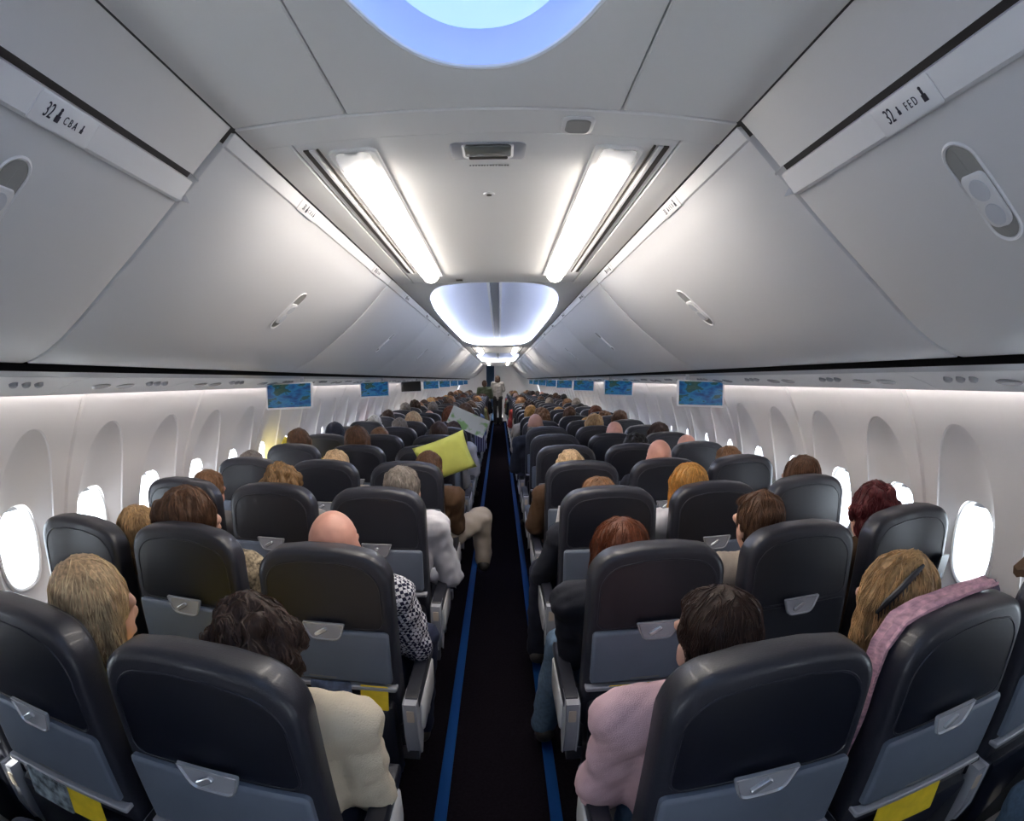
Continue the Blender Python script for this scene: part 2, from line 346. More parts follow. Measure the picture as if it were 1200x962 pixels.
b = MB(); b.tube([(0, 0, -0.006), (0, 0, 0)], 0.008, 14); obj('lens', b, M['slot'], r)
b = MB(); b.box(-0.018, 0.018, -0.02, 0.02, -0.003, 0); tag(obj('ceiling_catch', b, M['slot'], loc=(-0.19, 3.20, ZCE)), 'small dark catch in the ceiling before the oval recess', 'catch')
# the tiny line of lettering below the fitting (too blurred to read in the photo): a row of small marks
pl = tag(empty('placard', (0.006, 1.428, ZCE - 0.001)), 'tiny line of grey lettering on the ceiling panel', 'placard')
random.seed(3)
for k in range(14):
    w = random.uniform(0.004, 0.0065); b = MB(); b.box(-0.05 + k * 0.0075, -0.05 + k * 0.0075 + w, -0.004, 0.004, -0.0006, 0); obj('letter_mark', b, M['greyink'], pl, False)
# ---------------------------------------------------------------- overhead bins
PROF = [(0.562, 2.150), (0.584, 2.118), (0.618, 2.075), (0.656, 2.030), (0.742, 1.937), (0.845, 1.843), (0.990, 1.728), (1.075, 1.678), (1.135, 1.655), (1.180, 1.643), (1.206, 1.640)]
def dense(pts, k=4):
    out = []
    for i in range(len(pts) - 1):
        p0 = pts[max(i - 1, 0)]; p1 = pts[i]; p2 = pts[i + 1]; p3 = pts[min(i + 2, len(pts) - 1)]
        for j in range(k):
            t = j / k; out.append(tuple(0.5 * (2 * b + (c - a) * t + (2 * a - 5 * b + 4 * c - d) * t * t + (3 * b - a - 3 * c + d) * t ** 3) for a, b, c, d in zip(p0, p1, p2, p3)))
    return out + [pts[-1]]
def offs(pts, d):          # move a profile outwards (away from the aisle side) by d
    out = []
    for i, p in enumerate(pts):
        a = pts[max(i - 1, 0)]; b = pts[min(i + 1, len(pts) - 1)]; t = Vector((b[0] - a[0], b[1] - a[1])).normalized(); out.append((p[0] - t.y * d, p[1] + t.x * d))
    return out
def sweep(pts, y0, y1, sg, name, m, parent, thick=0.016, edge=0.005):
    """curved plate with softened ends swept along the cabin"""
    b = MB(); rings = []
    for y, o in ((y0, thick), (y0, edge), (y0 + edge * 0.4, edge * 0.3), (y0 + edge * 1.3, 0), ((y0 + y1) / 2, 0), (y1 - edge * 1.3, 0), (y1 - edge * 0.4, edge * 0.3), (y1, edge), (y1, thick)):
        rings.append([(sg * x, y, z) for x, z in offs(pts, o)])
    b.loft(rings, closed=False); return obj(name, b, m, parent)
FACE = dense(PROF, 4)
def face_at(x):
    for i in range(len(FACE) - 1):
        if FACE[i][0] <= x <= FACE[i + 1][0]:
            t = (x - FACE[i][0]) / (FACE[i + 1][0] - FACE[i][0]); z = FACE[i][1] + t * (FACE[i + 1][1] - FACE[i][1])
            d = Vector((FACE[i + 1][0] - FACE[i][0], FACE[i + 1][1] - FACE[i][1])).normalized(); return z, d
    return FACE[-1][1], Vector((1, 0))
def bin_handle(sg, yc, parent, xc=0.86):
    z, d = face_at(xc); down = Vector((sg * d.x, 0, d.y)); ax = Vector((0, -sg, 0))
    m = basis(ax, -down, (sg * xc, yc, z))         # local y runs up the door, local z faces the aisle
    h = bpy.data.objects.new('handle', None)
    def put(mb, name, mt):
        o = obj(name, mb, mt, parent); o.matrix_local = m; return o
    ol = rrect(-0.038, 0.038, -0.100, 0.100, 0.038, 8)
    b = MB(); b.loft([[(x, y, 0.0) for x, y in inset(ol, -0.003)], [(x, y, 0.004) for x, y in ol], [(x, y, 0.002) for x, y in inset(ol, 0.004)], [(x, y, -0.004) for x, y in inset(ol, 0.006)]]); put(b, 'handle_bezel', M['lip'])
    b = MB(); b.slab(inset(ol, 0.006), [(0.0005, 0), (0.0015, 0.0)], lambda x, y, dd: (x, y, dd)); put(b, 'handle_recess', mat('handle_recess_plastic', (0.3, 0.3, 0.29), 0.5))
    ol2 = rrect(-0.031, 0.031, -0.068, 0.040, (0.022, 0.012, 0.012, 0.022), 6)
    b = MB(); b.slab(ol2, [(0.0015, 0), (0.006, 0.001), (0.008, 0.005)], lambda x, y, dd: (x, y, dd)); pd = put(b, 'handle_paddle', M['psu'])
    for yy in (0.010, -0.040):
        b = MB(); b.tube([(0, yy, 0.007), (0, yy, 0.0095), (0, yy, 0.0085)], [0.0225, 0.021, 0.016], 20); put(b, 'handle_button', mat('handle_button_plastic', (0.55, 0.57, 0.62), 0.35))
    bpy.data.objects.remove(h)
def seat_icon(b, x, s=1.0):
    """little seated-person mark"""
    b.tube([(x, 0.011 * s, 0), (x, 0.011 * s, 0.0007)], 0.0035 * s, 8); b.box(x - 0.006 * s, x + 0.006 * s, -0.011 * s, 0.001 * s, 0, 0.0007); b.box(x - 0.003 * s, x + 0.003 * s, 0.001 * s, 0.008 * s, 0, 0.0007)
def bin_label(sg, yc, parent, p0, p1, num, letters, small=False):
    """raised plate on the lip with row number and seat letters; p0 upper, p1 lower profile points"""
    up = Vector((sg * (p0[0] - p1[0]), 0, p0[1] - p1[1])); ax = Vector((0, -sg, 0)); hgt = up.length
    mid = ((p0[0] + p1[0]) / 2 * sg, yc, (p0[1] + p1[1]) / 2); m = basis(ax, up, mid)
    b = MB(); b.slab(rrect(-0.085, 0.085, -hgt / 2 - 0.004, hgt / 2 - 0.002, 0.004, 3), [(-0.004, 0), (0.002, 0), (0.003, 0.002)], lambda x, y, d: (x, y, d)); o = obj('label_plate', b, M['lip'], parent); o.matrix_local = m
    me = text_mesh(num, 0.036 if not small else 0.030); me.materials.append(M['ink'])
    for v in me.vertices: v.co.x = v.co.x * 0.62
    o = link('row_number', me, parent); o.matrix_local = m @ Matrix.Translation((-0.046, -0.002, 0.0034))
    me = text_mesh('  '.join(letters) if small else ' '.join(letters), 0.020); me.materials.append(M['greyink'] if small else M['ink'])
    for v in me.vertices: v.co.x = v.co.x * 0.75
    o = link('seat_letters', me, parent); o.matrix_local = m @ Matrix.Translation((0.016, -0.003, 0.0034))
    for xx, s in (((-0.019, 1.0), (0.050, 0.6)) if sg < 0 else ((-0.019, 0.6), (0.052, 1.0))):
        b = MB(); seat_icon(b, xx, s); o = obj('seat_mark', b, M['ink'], parent, False); o.matrix_local = m @ Matrix.Translation((0, -0.002, 0.0031))
for sg, side, let in ((-1, 'left', 'CBA'), (1, 'right', 'FED')):
    # last-row bin: low door under a fixed strip, with a black gap between them
    strip = [(0.562, 2.152), (0.572, 2.140), (0.640, 2.058), (0.646, 2.050)]
    seam = Y1 + 0.008
    r = tag(empty('bin_valance'), 'smooth grey panel above the row 32 bin on the %s' % side, 'panel')
    sweep(dense(strip, 3), -1.4, seam - 0.008, sg, 'panel_face', M['bin'], r, 0.02, 0.012)
    for k, (ya, yb) in enumerate(((-1.35, 0.155), (0.165, seam - 0.006))):
        if k == 0 : rr = tag(empty('overhead_bin'), 'closed grey overhead bin behind the row 32 bin, %s side' % side, 'overhead bin', 'overhead bins on the %s' % side)
        else: rr = tag(empty('overhead_bin'), 'closed overhead bin labelled 32 %s with low door' % let, 'overhead bin', 'overhead bins on the %s' % side)
        i0 = min(range(len(FACE)), key=lambda i: abs(FACE[i][0] - 0.684))
        sweep([(0.6795, 1.9945)] + FACE[i0:], ya, yb, sg, 'door', M['bin'], rr, 0.03, 0.008)
        lip = [(0.668, 2.045), (0.655, 2.040), (0.648, 2.032), (0.676, 1.992), (0.684, 1.990)]
        sweep(lip, ya, yb, sg, 'door_lip', M['lip'], rr, 0.014, 0.008)
        if k == 1:
            bin_label(sg, 0.635, rr, (0.648, 2.032), (0.676, 1.992), '32', let)
            bin_handle(sg, 0.612, rr, 0.80)
    # regular bins
    y = seam; k = 0
    while y < YF - 0.6:
        L = 2.03; yb = min(y + L, YF - 0.1)
        rr = tag(empty('overhead_bin'), ('closed white overhead bin with round-ended latch next to the row 32 bin, %s side' % side) if k == 0 else
                 'closed white overhead bin on the %s, number %s ahead of the row 32 bin' % (side, ['one', 'two', 'three', 'four', 'five', 'six', 'seven', 'eight', 'nine', 'ten', 'eleven', 'twelve'][k]), 'overhead bin', 'overhead bins on the %s' % side)
        i0 = 4
        sweep([(0.5825, 2.1195)] + FACE[i0+1:], y + 0.004, yb - 0.004, sg, 'door', M['bin'], rr, 0.03, 0.007)
        lip = [(0.574, 2.149), (0.563, 2.150), (0.559, 2.144), (0.580, 2.116), (0.588, 2.114)]
        sweep(lip, y + 0.004, yb - 0.004, sg, 'door_lip', M['lip'], rr, 0.012, 0.007)
        if k < 3:
            for j, dy in enumerate((0.60, 1.68)): bin_label(sg, y + dy, rr, (0.559, 2.144), (0.580, 2.116), str(31 - 2 * k - j), let, True)
        bin_handle(sg, y + 1.09, rr, 0.812)
        y += L; k += 1
    b = MB(); b.loft([[(sg * x, yy, z) for x, z in ((1.196, 1.66), (1.202, 1.640), (1.212, 1.6195), (1.232, 1.622))] for yy in (YB, YF)], closed=False)
    tag(obj('trim_%d' % (3 if sg < 0 else 4), b, M['black']), kind='structure', label='black gap line under the %s bins' % side)
    # passenger service rail under the bins, in segments, with its wall-wash light
    rail = tag(empty('trim_%d' % (5 if sg < 0 else 6)), kind='structure', label='service rail with lamps and air nozzles under the %s bins' % side)
    sec = [(1.217, 1.640), (1.2165, 1.6225), (1.250, 1.611), (1.262, 1.606), (1.34, 1.594), (1.42, 1.572), (1.475, 1.553), (1.498, 1.548), (1.506, 1.553), (1.500, 1.575), (1.48, 1.60)]
    SEG = 0.79; seg = MB()
    sec2 = [(1.263, 1.6065), (1.264, 1.6045), (1.34, 1.5925), (1.42, 1.5705), (1.475, 1.5515), (1.498, 1.5465), (1.507, 1.552)]
    seg.loft([[(sg * x, yy, z + e) for x, z in sec2] for yy, e in ((0.001, 0.004), (0.003, 0), (SEG - 0.003, 0), (SEG - 0.001, 0.004))], closed=False); segm = seg.mesh('service_panel', M['psu'])
    b = MB(); b.loft([[(sg * x, yy, z) for x, z in sec] for yy in (YB + 0.02, YF)], closed=False); obj('rail_channel', b, M['grey'], rail)
    lm = MB(); lm.ball((0, 0, 0), (0.030, 0.055, 0.006), 16, 6); lmm = lm.mesh('reading_lamp', mat('lamp_lens_grey', (0.42, 0.42, 0.44), 0.25))
    nz = MB(); nz.tube([(0, 0, 0), (0, 0, -0.010), (0, 0, -0.014)], [0.018, 0.015, 0.009], 12); nzm = nz.mesh('air_nozzle', M['grey'])
    y = -0.9; k = 0
    while y < YF - SEG:
        link('service_panel', segm, rail, (0, y, 0))
        if y > 0:
            for dy in (0.22, 0.38): link('reading_lamp', lmm, rail, (sg * 1.40, y + dy, 1.575), (0, sg * 0.27, 0))
            for dy in (0.50, 0.56, 0.62): link('air_nozzle', nzm, rail, (sg * 1.36, y + dy, 1.588), (0, sg * 0.2, 0))
        y += SEG; k += 1
    b = MB(); b.box(*sorted((sg * 1.486, sg * 1.498)), YB + 0.1, YF - 0.4, 1.577, 1.595)
    tag(obj('wall_wash_light', b, M['cove']), 'hidden light strip above the %s windows washing the wall' % side, 'light strip')

# ---------------------------------------------------------------- drop-down screens
sm = bpy.data.materials.new('map_screen'); sm.use_nodes = True; MATS['map_screen'] = sm
nt = sm.node_tree; bs = nt.nodes['Principled BSDF']; bs.inputs['Base Color'].default_value = (0.01, 0.02, 0.04, 1); bs.inputs['Roughness'].default_value = 0.25
tc = nt.nodes.new('ShaderNodeTexCoord'); mp = nt.nodes.new('ShaderNodeMapping'); nt.links.new(tc.outputs['Object'], mp.inputs[0]); mp.inputs['Scale'].default_value = (9, 9, 22)
no = nt.nodes.new('ShaderNodeTexNoise'); no.inputs['Scale'].default_value = 1.0; no.inputs['Detail'].default_value = 5; nt.links.new(mp.outputs[0], no.inputs['Vector'])
cr = nt.nodes.new('ShaderNodeValToRGB'); e = cr.color_ramp.elements; e[0].position = 0.36; e[0].color = (0.003, 0.025, 0.10, 1); e[1].position = 0.46; e[1].color = (0.006, 0.09, 0.26, 1)
for p, c in ((0.52, (0.015, 0.15, 0.30, 1)), (0.55, (0.008, 0.045, 0.035, 1)), (0.66, (0.04, 0.07, 0.03, 1))):
    q = e.new(p); q.color = c
nt.links.new(no.outputs['Fac'], cr.inputs[0]); nt.links.new(cr.outputs[0], bs.inputs['Emission Color']); bs.inputs['Emission Strength'].default_value = 0.6
M['screen_off'] = mat('screen_off', (0.008, 0.006, 0.006), 0.3)
def screen(sg, y, label, on=True, grp=None):
    r = tag(empty('drop_down_screen', (sg * 1.312, y, 1.60), (math.radians(-4), math.radians(sg * 2.5), math.radians(-sg * 3))), label, 'screen', grp)
    fl = lambda a, c, d: (a, d, c)
    b = MB(); b.slab(rrect(-0.160, 0.160, -0.190, -0.022, 0.01, 4), [(-0.001, 0.003), (0.002, 0), (0.018, 0), (0.022, 0.004)], fl); obj('screen_housing', b, M['lip'], r)
    b = MB(); b.slab(rrect(-0.149, 0.149, -0.178, -0.030, 0.003, 2), [(-0.0032, 0.0), (0.0, 0)], fl); obj('display', b, MATS['map_screen'] if on else M['screen_off'], r, False)
    for s in (-1, 1):
        b = MB(); b.box(s * 0.09 - 0.012, s * 0.09 + 0.012, 0.004, 0.016, -0.03, 0.012); obj('hinge', b, M['grey'], r, False)
ys = [3.50, 6.10, 8.70, 11.3, 13.9, 16.5, 19.1, 21.7]
for sg, side in ((-1, 'left'), (1, 'right')):
    for k, y in enumerate(ys):
        if k == 0: lb = 'largest drop-down map screen on the %s, beside the scalloped windows' % side
        elif sg < 0 and k == 2: lb = 'black switched-off drop-down screen between lit map screens'
        elif k == 1: lb = 'second drop-down map screen under the %s bins' % side
        else: lb = 'small drop-down map screen on the %s, %s ahead of the largest one' % (side, ['none', 'one', 'two', 'three', 'four', 'five', 'six', 'seven'][k])
        screen(sg, y, lb, not (sg < 0 and k == 2), 'drop-down screens on the %s' % side)

# ---------------------------------------------------------------- seats
PITCH, SY0, SA, SW = 0.79, 0.752, 0.487, 0.483
def lean(z): return -(z - 0.62) * 0.045
def back_outline(hw=0.212, zb=0.50, zt=1.135, tp=0.018, r=0.088, nt_=9):
    pts = []
    for a in rrect(-hw, hw, zb, zt, (0.03, r, r, 0.03), nt_):
        x, z = a; x *= 1 - tp * max(0, (z - 0.8) / (zt - 0.8)) ** 1.5 * 3.0
        z -= 0.012 * (x / hw) ** 2 * max(0, (z - 0.9) / (zt - 0.9)); pts.append((x, z))
    # extra points along top edge for the crown
    out = []
    for i, p in enumerate(pts):
        q = pts[(i + 1) % len(pts)]; out.append(p); n = int(math.hypot(q[0] - p[0], q[1] - p[1]) / 0.05)
        for k in range(1, n):
            t = k / n; x = p[0] + (q[0] - p[0]) * t; z = p[1] + (q[1] - p[1]) * t
            if z > 1.05: z += 0.010 * (1 - (x / 0.2) ** 2) - 0.0
            out.append((x, z))
    return out
def make_seat(ax, tray_down=False, aisle=False):
    """ax: +1 when the aisle side is towards +x"""
    r = empty('passenger_seat')
    fy = lambda a, c, d: (a, d + lean(c), c)
    ol = back_outline()
    b = MB(); b.slab(ol, [(0.0, 0.022), (0.003, 0.010), (0.012, 0.002), (0.028, 0.0), (0.080, 0.0), (0.100, 0.010), (0.112, 0.030), (0.116, 0.060)], fy); obj('backrest', b, M['leather'], r)
    op = [p for p in back_outline(0.180, 0.885, 1.096, 0.012, 0.075)]
    b = MB(); b.slab(op, [(-0.0015, 0.004), (-0.001, 0.001), (0.004, 0.0)], fy); bp_ = obj('back_panel', b, M['fabric'], r)
    pp_ = [fy(x, z, -0.001) for x, z in op]; b = MB(); b.tube(pp_ + pp_[:1], 0.0028, 6, False); obj('piping', b, M['leather'], bp_)
    # head cushion on the front side
    b = MB(); b.slab(back_outline(0.175, 0.90, 1.115, 0.012, 0.07), [(0.108, 0.0), (0.125, 0.004), (0.138, 0.03)], fy); obj('headrest', b, M['leather'], r)
    td = []
    if not tray_down:
        b = MB(); b.slab(rrect(-0.192, 0.192, 0.695, 0.880, (0.012, 0.014, 0.014, 0.012), 4), [(-0.020, 0.010), (-0.018, 0.004), (-0.013, 0.0), (0.004, 0.0)], fy); tr_ = obj('tray_table', b, M['tray'], r)
        b = MB(); b.slab(rrect(-0.07, 0.02, 0.706, 0.711, 0.002, 2), [(-0.0208, 0), (-0.019, 0)], fy); obj('tray_lettering', b, M['greyink'], tr_)
    else:
        b = MB(); b.slab(rrect(-0.19, 0.19, -0.34, -0.05, 0.02, 4), [(0.655, 0.003), (0.658, 0), (0.672, 0), (0.675, 0.003)], lambda a, c, d: (a, c, d)); tr_ = obj('tray_table', b, M['tray'], r)
        for s in (-1, 1):
            b = MB(); b.box(s * 0.194 - 0.006, s * 0.194 + 0.006, -0.30, 0.03, 0.64, 0.668); obj('tray_arm', b, M['grey'], tr_)
        b = MB(); b.slab(rrect(-0.186, 0.186, 0.70, 0.875, 0.012, 3), [(-0.004, 0.002), (0.004, 0.0)], fy); obj('recess_panel', b, M['fabric'], r)
    # turn latch: rounded trapezoid frame, cup and knob
    zl = 0.884; tz = [(-0.046, -0.036), (0.046, -0.036), (0.066, 0.024), (-0.066, 0.024)]
    tzr = []
    for i in range(4):
        p = Vector(tz[i]); a = Vector(tz[i - 1]); c = Vector(tz[(i + 1) % 4]); q = 0.022 if i < 2 else 0.006
        p0 = p + (a - p).normalized() * q; p1 = p + (c - p).normalized() * q
        for k in range(5):
            t = k / 4; tzr.append(tuple(p0 * (1 - t) ** 2 + p * 2 * t * (1 - t) + p1 * t * t))
    fl = lambda a, c, d: (a, d + lean(zl + c), zl + c)
    b = MB(); b.loft([[fl(*p, -0.016) for p in inset(tzr, -0.001)], [fl(*p, -0.026) for p in tzr], [fl(*p, -0.027) for p in inset(tzr, 0.003)], [fl(*p, -0.020) for p in inset(tzr, 0.006)]], True); obj('latch_frame', b, M['silver'], r if tray_down else tr_)
    b = MB(); b.slab(inset(tzr, 0.004), [(-0.0215, 0), (-0.015, 0)], fl); obj('latch_cup', b, M['grey'], r if tray_down else tr_)
    b = MB(); b.slab(rrect(-0.034, 0.012, -0.007, 0.007, 0.006, 4), [(-0.031, 0.002), (-0.029, 0.0), (-0.020, 0)], lambda a, c, d: (a * 0.8 - c * 0.6, d + lean(zl), zl + a * 0.5 + c * 0.8)); obj('latch_knob', b, M['silver'], r if tray_down else tr_)
    # bumper rail and literature pocket
    b = MB(); b.slab(rrect(-0.205, 0.205, -0.030, 0.012, 0.008, 3), [(0.670, 0.003), (0.674, 0), (0.683, 0), (0.686, 0.003)], lambda a, c, d: (a, c, d)); obj('bumper_rail', b, M['grey'], r)
    b = MB(); b.slab(rrect(-0.195, 0.195, 0.30, 0.622, 0.02, 4), [(-0.034, 0.02), (-0.026, 0.006), (-0.004, 0.0), (0.03, 0.0)], lambda a, c, d: (a, d, c)); obj('literature_pocket', b, M['fabric'], r)
    # cushion, base, legs
    b = MB(); b.slab(rrect(-0.212, 0.212, 0.10, 0.53, (0.05, 0.05, 0.03, 0.03), 5), [(0.34, 0.01), (0.35, 0), (0.42, 0), (0.445, 0.012), (0.455, 0.035)], lambda a, c, d: (a, c, d)); obj('seat_cushion', b, M['leather'], r)
    for y0_ in (0.10, 0.42):
        b = MB(); b.box(-0.235, 0.235, y0_, y0_ + 0.05, 0.29, 0.345); obj('base_beam', b, M['frame_metal'], r, False)
    for yy in (0.06, 0.46):
        b = MB(); b.tube([(0.12 * ax, 0.125 if yy < 0.2 else 0.445, 0.30), (0.12 * ax, yy, 0.01)], 0.016, 8); obj('leg', b, M['frame_metal'], r)
    # armrest on the aisle side
    xa = ax * 0.2415
    b = MB(); b.slab(rrect(0.00, 0.43, 0.590, 0.635, (0.02, 0.02, 0.012, 0.012), 4), [(xa - 0.024, 0.006), (xa - 0.020, 0), (xa + 0.020, 0), (xa + 0.024, 0.006)], lambda a, c, d: (d, a, c)); ar = obj('armrest_pad', b, M['leather'], r)
    pts = [(-0.035, 0.628), (-0.035, 0.50), (-0.012, 0.42), (0.015, 0.405), (0.05, 0.44), (0.085, 0.52), (0.10, 0.60), (0.06, 0.63)]
    b = MB(); b.slab(pts[::-1], [(xa - 0.022, 0.006), (xa - 0.018, 0), (xa + 0.018, 0), (xa + 0.022, 0.006)], lambda a, c, d: (d, a, c)); ah = obj('armrest_housing', b, M['grey'], r)
    b = MB(); b.slab(rrect(xa - 0.012, xa + 0.012, 0.560, 0.605, 0.003, 2), [(-0.0385, 0.001), (-0.034, 0)], lambda a, c, d: (a, d, c)); obj('seat_number_plate', b, M['beige'], ah)
    if not aisle: return r
    b = MB(); b.slab(rrect(0.02, 0.36, 0.47, 0.60, (0.05, 0.01, 0.01, 0.05), 4), [(xa + ax * 0.020, 0.004), (xa + ax * 0.026, 0.0), (xa + ax * 0.030, 0.006)], lambda a, c, d: (d, a, c)); obj('side_panel', b, M['psu'], r)
    return r
proto = {(1, False): make_seat(1), (-1, False): make_seat(-1), (1, True): make_seat(1, aisle=True), (-1, True): make_seat(-1, aisle=True)}
proto_down = make_seat(-1, True)
SEATX = {'A': -(SA + 2 * SW), 'B': -(SA + SW), 'C': -SA, 'D': SA, 'E': SA + SW, 'F': SA + 2 * SW}
NROW = 26
seat_label = {
 ('A', 0): 'navy window seat behind the window seat next to the fair-haired woman', ('B', 0): 'navy seat directly behind the fair-haired woman', ('E', 0): 'navy seat directly behind the blonde woman', ('F', 0): 'navy window seat behind the brown jacket',
 ('A', 1): 'navy window seat beyond the one behind the fair-haired woman', ('B', 1): 'navy seat of the fair-haired woman in yellow, grey tray folded up',
 ('C', 1): 'navy aisle seat of the dark curly-haired person in cream', ('D', 1): 'navy aisle seat of the person with pink sleeve',
 ('E', 1): 'navy seat of the blonde woman with hair clip, pink scarf over it', ('F', 1): 'navy window seat beyond the pink scarf',
 ('A', 2): 'pale-lit navy window seat beside the bright window, ahead of the fair-haired woman', ('B', 2): 'navy seat of the brown-haired woman with hair clip',
 ('C', 2): 'navy aisle seat of the bald man in checked shirt', ('D', 2): 'navy aisle seat of the auburn-haired passenger',
 ('E', 2): 'navy seat with its tray table folded down, ahead of the blonde woman', ('F', 2): 'navy window seat of the dark red-haired passenger',
 ('A', 3): 'navy window seat of the passenger ahead of the blond child by the window', ('B', 3): 'navy seat of the passenger with streaked hair', ('C', 3): 'navy aisle seat of the grey-haired man in white',
 ('D', 3): 'navy aisle seat ahead of the auburn-haired passenger', ('E', 3): 'navy seat of the golden-haired passenger', ('F', 3): 'navy window seat of the passenger with wispy brown hair'}
used = {k: False for k in proto}
NUM = ['no', 'one', 'two', 'three', 'four', 'five', 'six', 'seven', 'eight', 'nine', 'ten', 'eleven', 'twelve', 'thirteen', 'fourteen', 'fifteen', 'sixteen', 'seventeen', 'eighteen', 'nineteen', 'twenty', 'twenty-one', 'twenty-two']
def rowphrase(row):
    d = row - 5
    return 'in the row just behind the yellow pillow' if d == -1 else 'in the row level with the yellow pillow' if d == 0 else '%s row%s ahead of the yellow pillow' % (NUM[d], '' if d == 1 else 's')
for row in range(0, NROW + 1):
    for s in ('ABCDEF' if row else 'ABEF'):
        ax = (1 if s in 'ABC' else -1, s in 'CD')
        if (s, row) == ('E', 2): o = proto_down
        elif not used[ax]: o = proto[ax]; used[ax] = True
        else: o = copy_tree(proto[ax])
        o.location = (SEATX[s], SY0 + PITCH * (row - 1), 0)
        o.scale = (1, 1, {('C', 2): 0.976, ('D', 2): 0.980, ('A', 2): 0.980, ('D', 1): 1.010, ('C', 1): 1.004, ('F', 2): 1.004}.get((s, row), 1.0))
        if (s, row) in seat_label: lb = seat_label[(s, row)]
        else:
            pos = {'A': 'window', 'B': 'middle', 'C': 'aisle', 'D': 'aisle', 'E': 'middle', 'F': 'window'}[s]; sd = 'left' if s in 'ABC' else 'right'
            lb = 'dark navy %s seat on the %s, %s' % (pos, sd, rowphrase(row))
        tag(o, lb, 'seat', 'passenger seats in rows')
# ---------------------------------------------------------------- front end of the cabin
for nm, x0, x1, c in (('cabin_divider', -1.70, -0.30, 'wall'), ('cabin_divider', 0.16, 1.70, 'wall')):
    b = MB(); b.slab(rrect(x0, x1, 0.0, 2.14, 0.01, 2), [(22.30, 0), (22.34, 0)], lambda a, q, d: (a, d, q))
    for i in range(len(b.v)):
        x, y, z = b.v[i]; b.v[i] = (math.copysign(min(abs(x), 0.56 if z > 2.0 else xw(z) - 0.01), x), y, z)
    tag(obj(nm, b, M[c], smooth=False), 'pale divider wall at the front of the cabin, %s of the aisle' % ('left' if x0 < 0 else 'right'), 'divider')
b = MB(); n = 60
b.loft([[(-0.46 + 0.30 * k / n, 22.1 + 0.018 * math.sin(k * 1.1), z) for k in range(n + 1)] for z in (0.03, 1.0, 2.12)], closed=False)
b.loft([[(-0.46 + 0.30 * k / n, 22.106 + 0.018 * math.sin(k * 1.1), z) for k in range(n + 1)] for z in (0.03, 1.0, 2.12)], closed=False)
tag(obj('curtain', b, mat('blue_curtain', (0.04, 0.085, 0.17), 0.8)), 'blue curtain beside the aisle at the front', 'curtain')

# ---------------------------------------------------------------- people
TMP = bpy.data.scenes.new('workbench')
def remesh(mb, vox, smooth=2, name='body'):
    me = bpy.data.meshes.new(name); me.from_pydata([tuple(p) for p in mb.v], [], mb.f)
    bm = bmesh.new(); bm.from_mesh(me); bmesh.ops.recalc_face_normals(bm, faces=bm.faces[:]); bm.to_mesh(me); bm.free()
    o = bpy.data.objects.new('tmp_remesh', me); TMP.collection.objects.link(o)
    md = o.modifiers.new('r', 'REMESH'); md.mode = 'VOXEL'; md.voxel_size = vox; md.use_smooth_shade = True
    if smooth: s_ = o.modifiers.new('s', 'SMOOTH'); s_.iterations = smooth; s_.factor = 0.5
    with bpy.context.temp_override(scene=TMP, view_layer=TMP.view_layers[0]):
        dg = bpy.context.evaluated_depsgraph_get(); dg.update(); r = bpy.data.meshes.new_from_object(o.evaluated_get(dg))
    r.name = name; bpy.data.objects.remove(o); bpy.data.meshes.remove(me)
    r.polygons.foreach_set('use_smooth', [True] * len(r.polygons)); return r
def displace(me, fn):
    n = len(me.vertices); co = np.empty(n * 3); me.vertices.foreach_get('co', co); co = co.reshape(-1, 3); no = np.empty(n * 3); me.vertices.foreach_get('normal', no); no = no.reshape(-1, 3)
    co = co + no * fn(co)[:, None]; me.vertices.foreach_set('co', co.ravel()); me.update(); return me
def wob(amp, freq, seed):
    rs = np.random.RandomState(seed); K = rs.normal(size=(6, 3)) * freq; ph = rs.uniform(0, 6.28, 6)
    return lambda co: amp * np.mean([np.sin(co @ k + p) for k, p in zip(K, ph)], axis=0) * 1.8
def xform(mb, m):
    mb.v = [tuple(m @ Vector(p)) for p in mb.v]; return mb
def head_prims(mb):
    mb.ball((0, -0.012, 0.020), (0.074, 0.092, 0.092)); mb.ball((0, 0.022, -0.035), (0.058, 0.068, 0.078)); mb.ball((0, 0.020, -0.085), (0.040, 0.055, 0.030))
    mb.capsule((0, 0.083, 0.0), (0, 0.096, -0.032), 0.010, 0.015); mb.ball((0, 0.076, -0.068), (0.024, 0.018, 0.007)); mb.ball((0, 0.076, -0.080), (0.020, 0.017, 0.008))
    mb.capsule((-0.045, 0.074, 0.012), (0.045, 0.074, 0.012), 0.016, 0.016)
    for s in (-1, 1): mb.ball((s * 0.076, -0.005, -0.018), (0.010, 0.022, 0.032), 10, 8); mb.ball((s * 0.028, 0.078, -0.004), (0.013, 0.010, 0.010), 10, 8)
    return mb
def hand(mb, wrist, d, side, up=(0, 0, 1)):
    """palm and five separate curled fingers; d is the pointing direction"""
    w = Vector(wrist); d = Vector(d).normalized(); u = Vector(up); u = (u - d * u.dot(d)).normalized(); r = d.cross(u)
    for k in range(4):
        o = w + r * (k - 1.5) * 0.019; L = (0.07, 0.078, 0.074, 0.058)[k if side > 0 else 3 - k]
        mb.capsule(w + r * (k - 1.5) * 0.010, o + d * 0.085, 0.017, 0.012, 10)
        a = o + d * 0.085; b_ = a + d * L * 0.5 - u * 0.012; c = b_ + d * L * 0.30 - u * 0.028
        mb.capsule(a, b_, 0.0095, 0.0088, 8); mb.capsule(b_, c, 0.0088, 0.0075, 8)
    t0 = w + d * 0.03 - r * side * 0.022; t1 = t0 + d * 0.035 - r * side * 0.030; mb.capsule(t0, t1, 0.014, 0.011, 8); mb.capsule(t1, t1 + d * 0.032 - u * 0.010, 0.011, 0.009, 8)
    return mb
STRANDS = MB
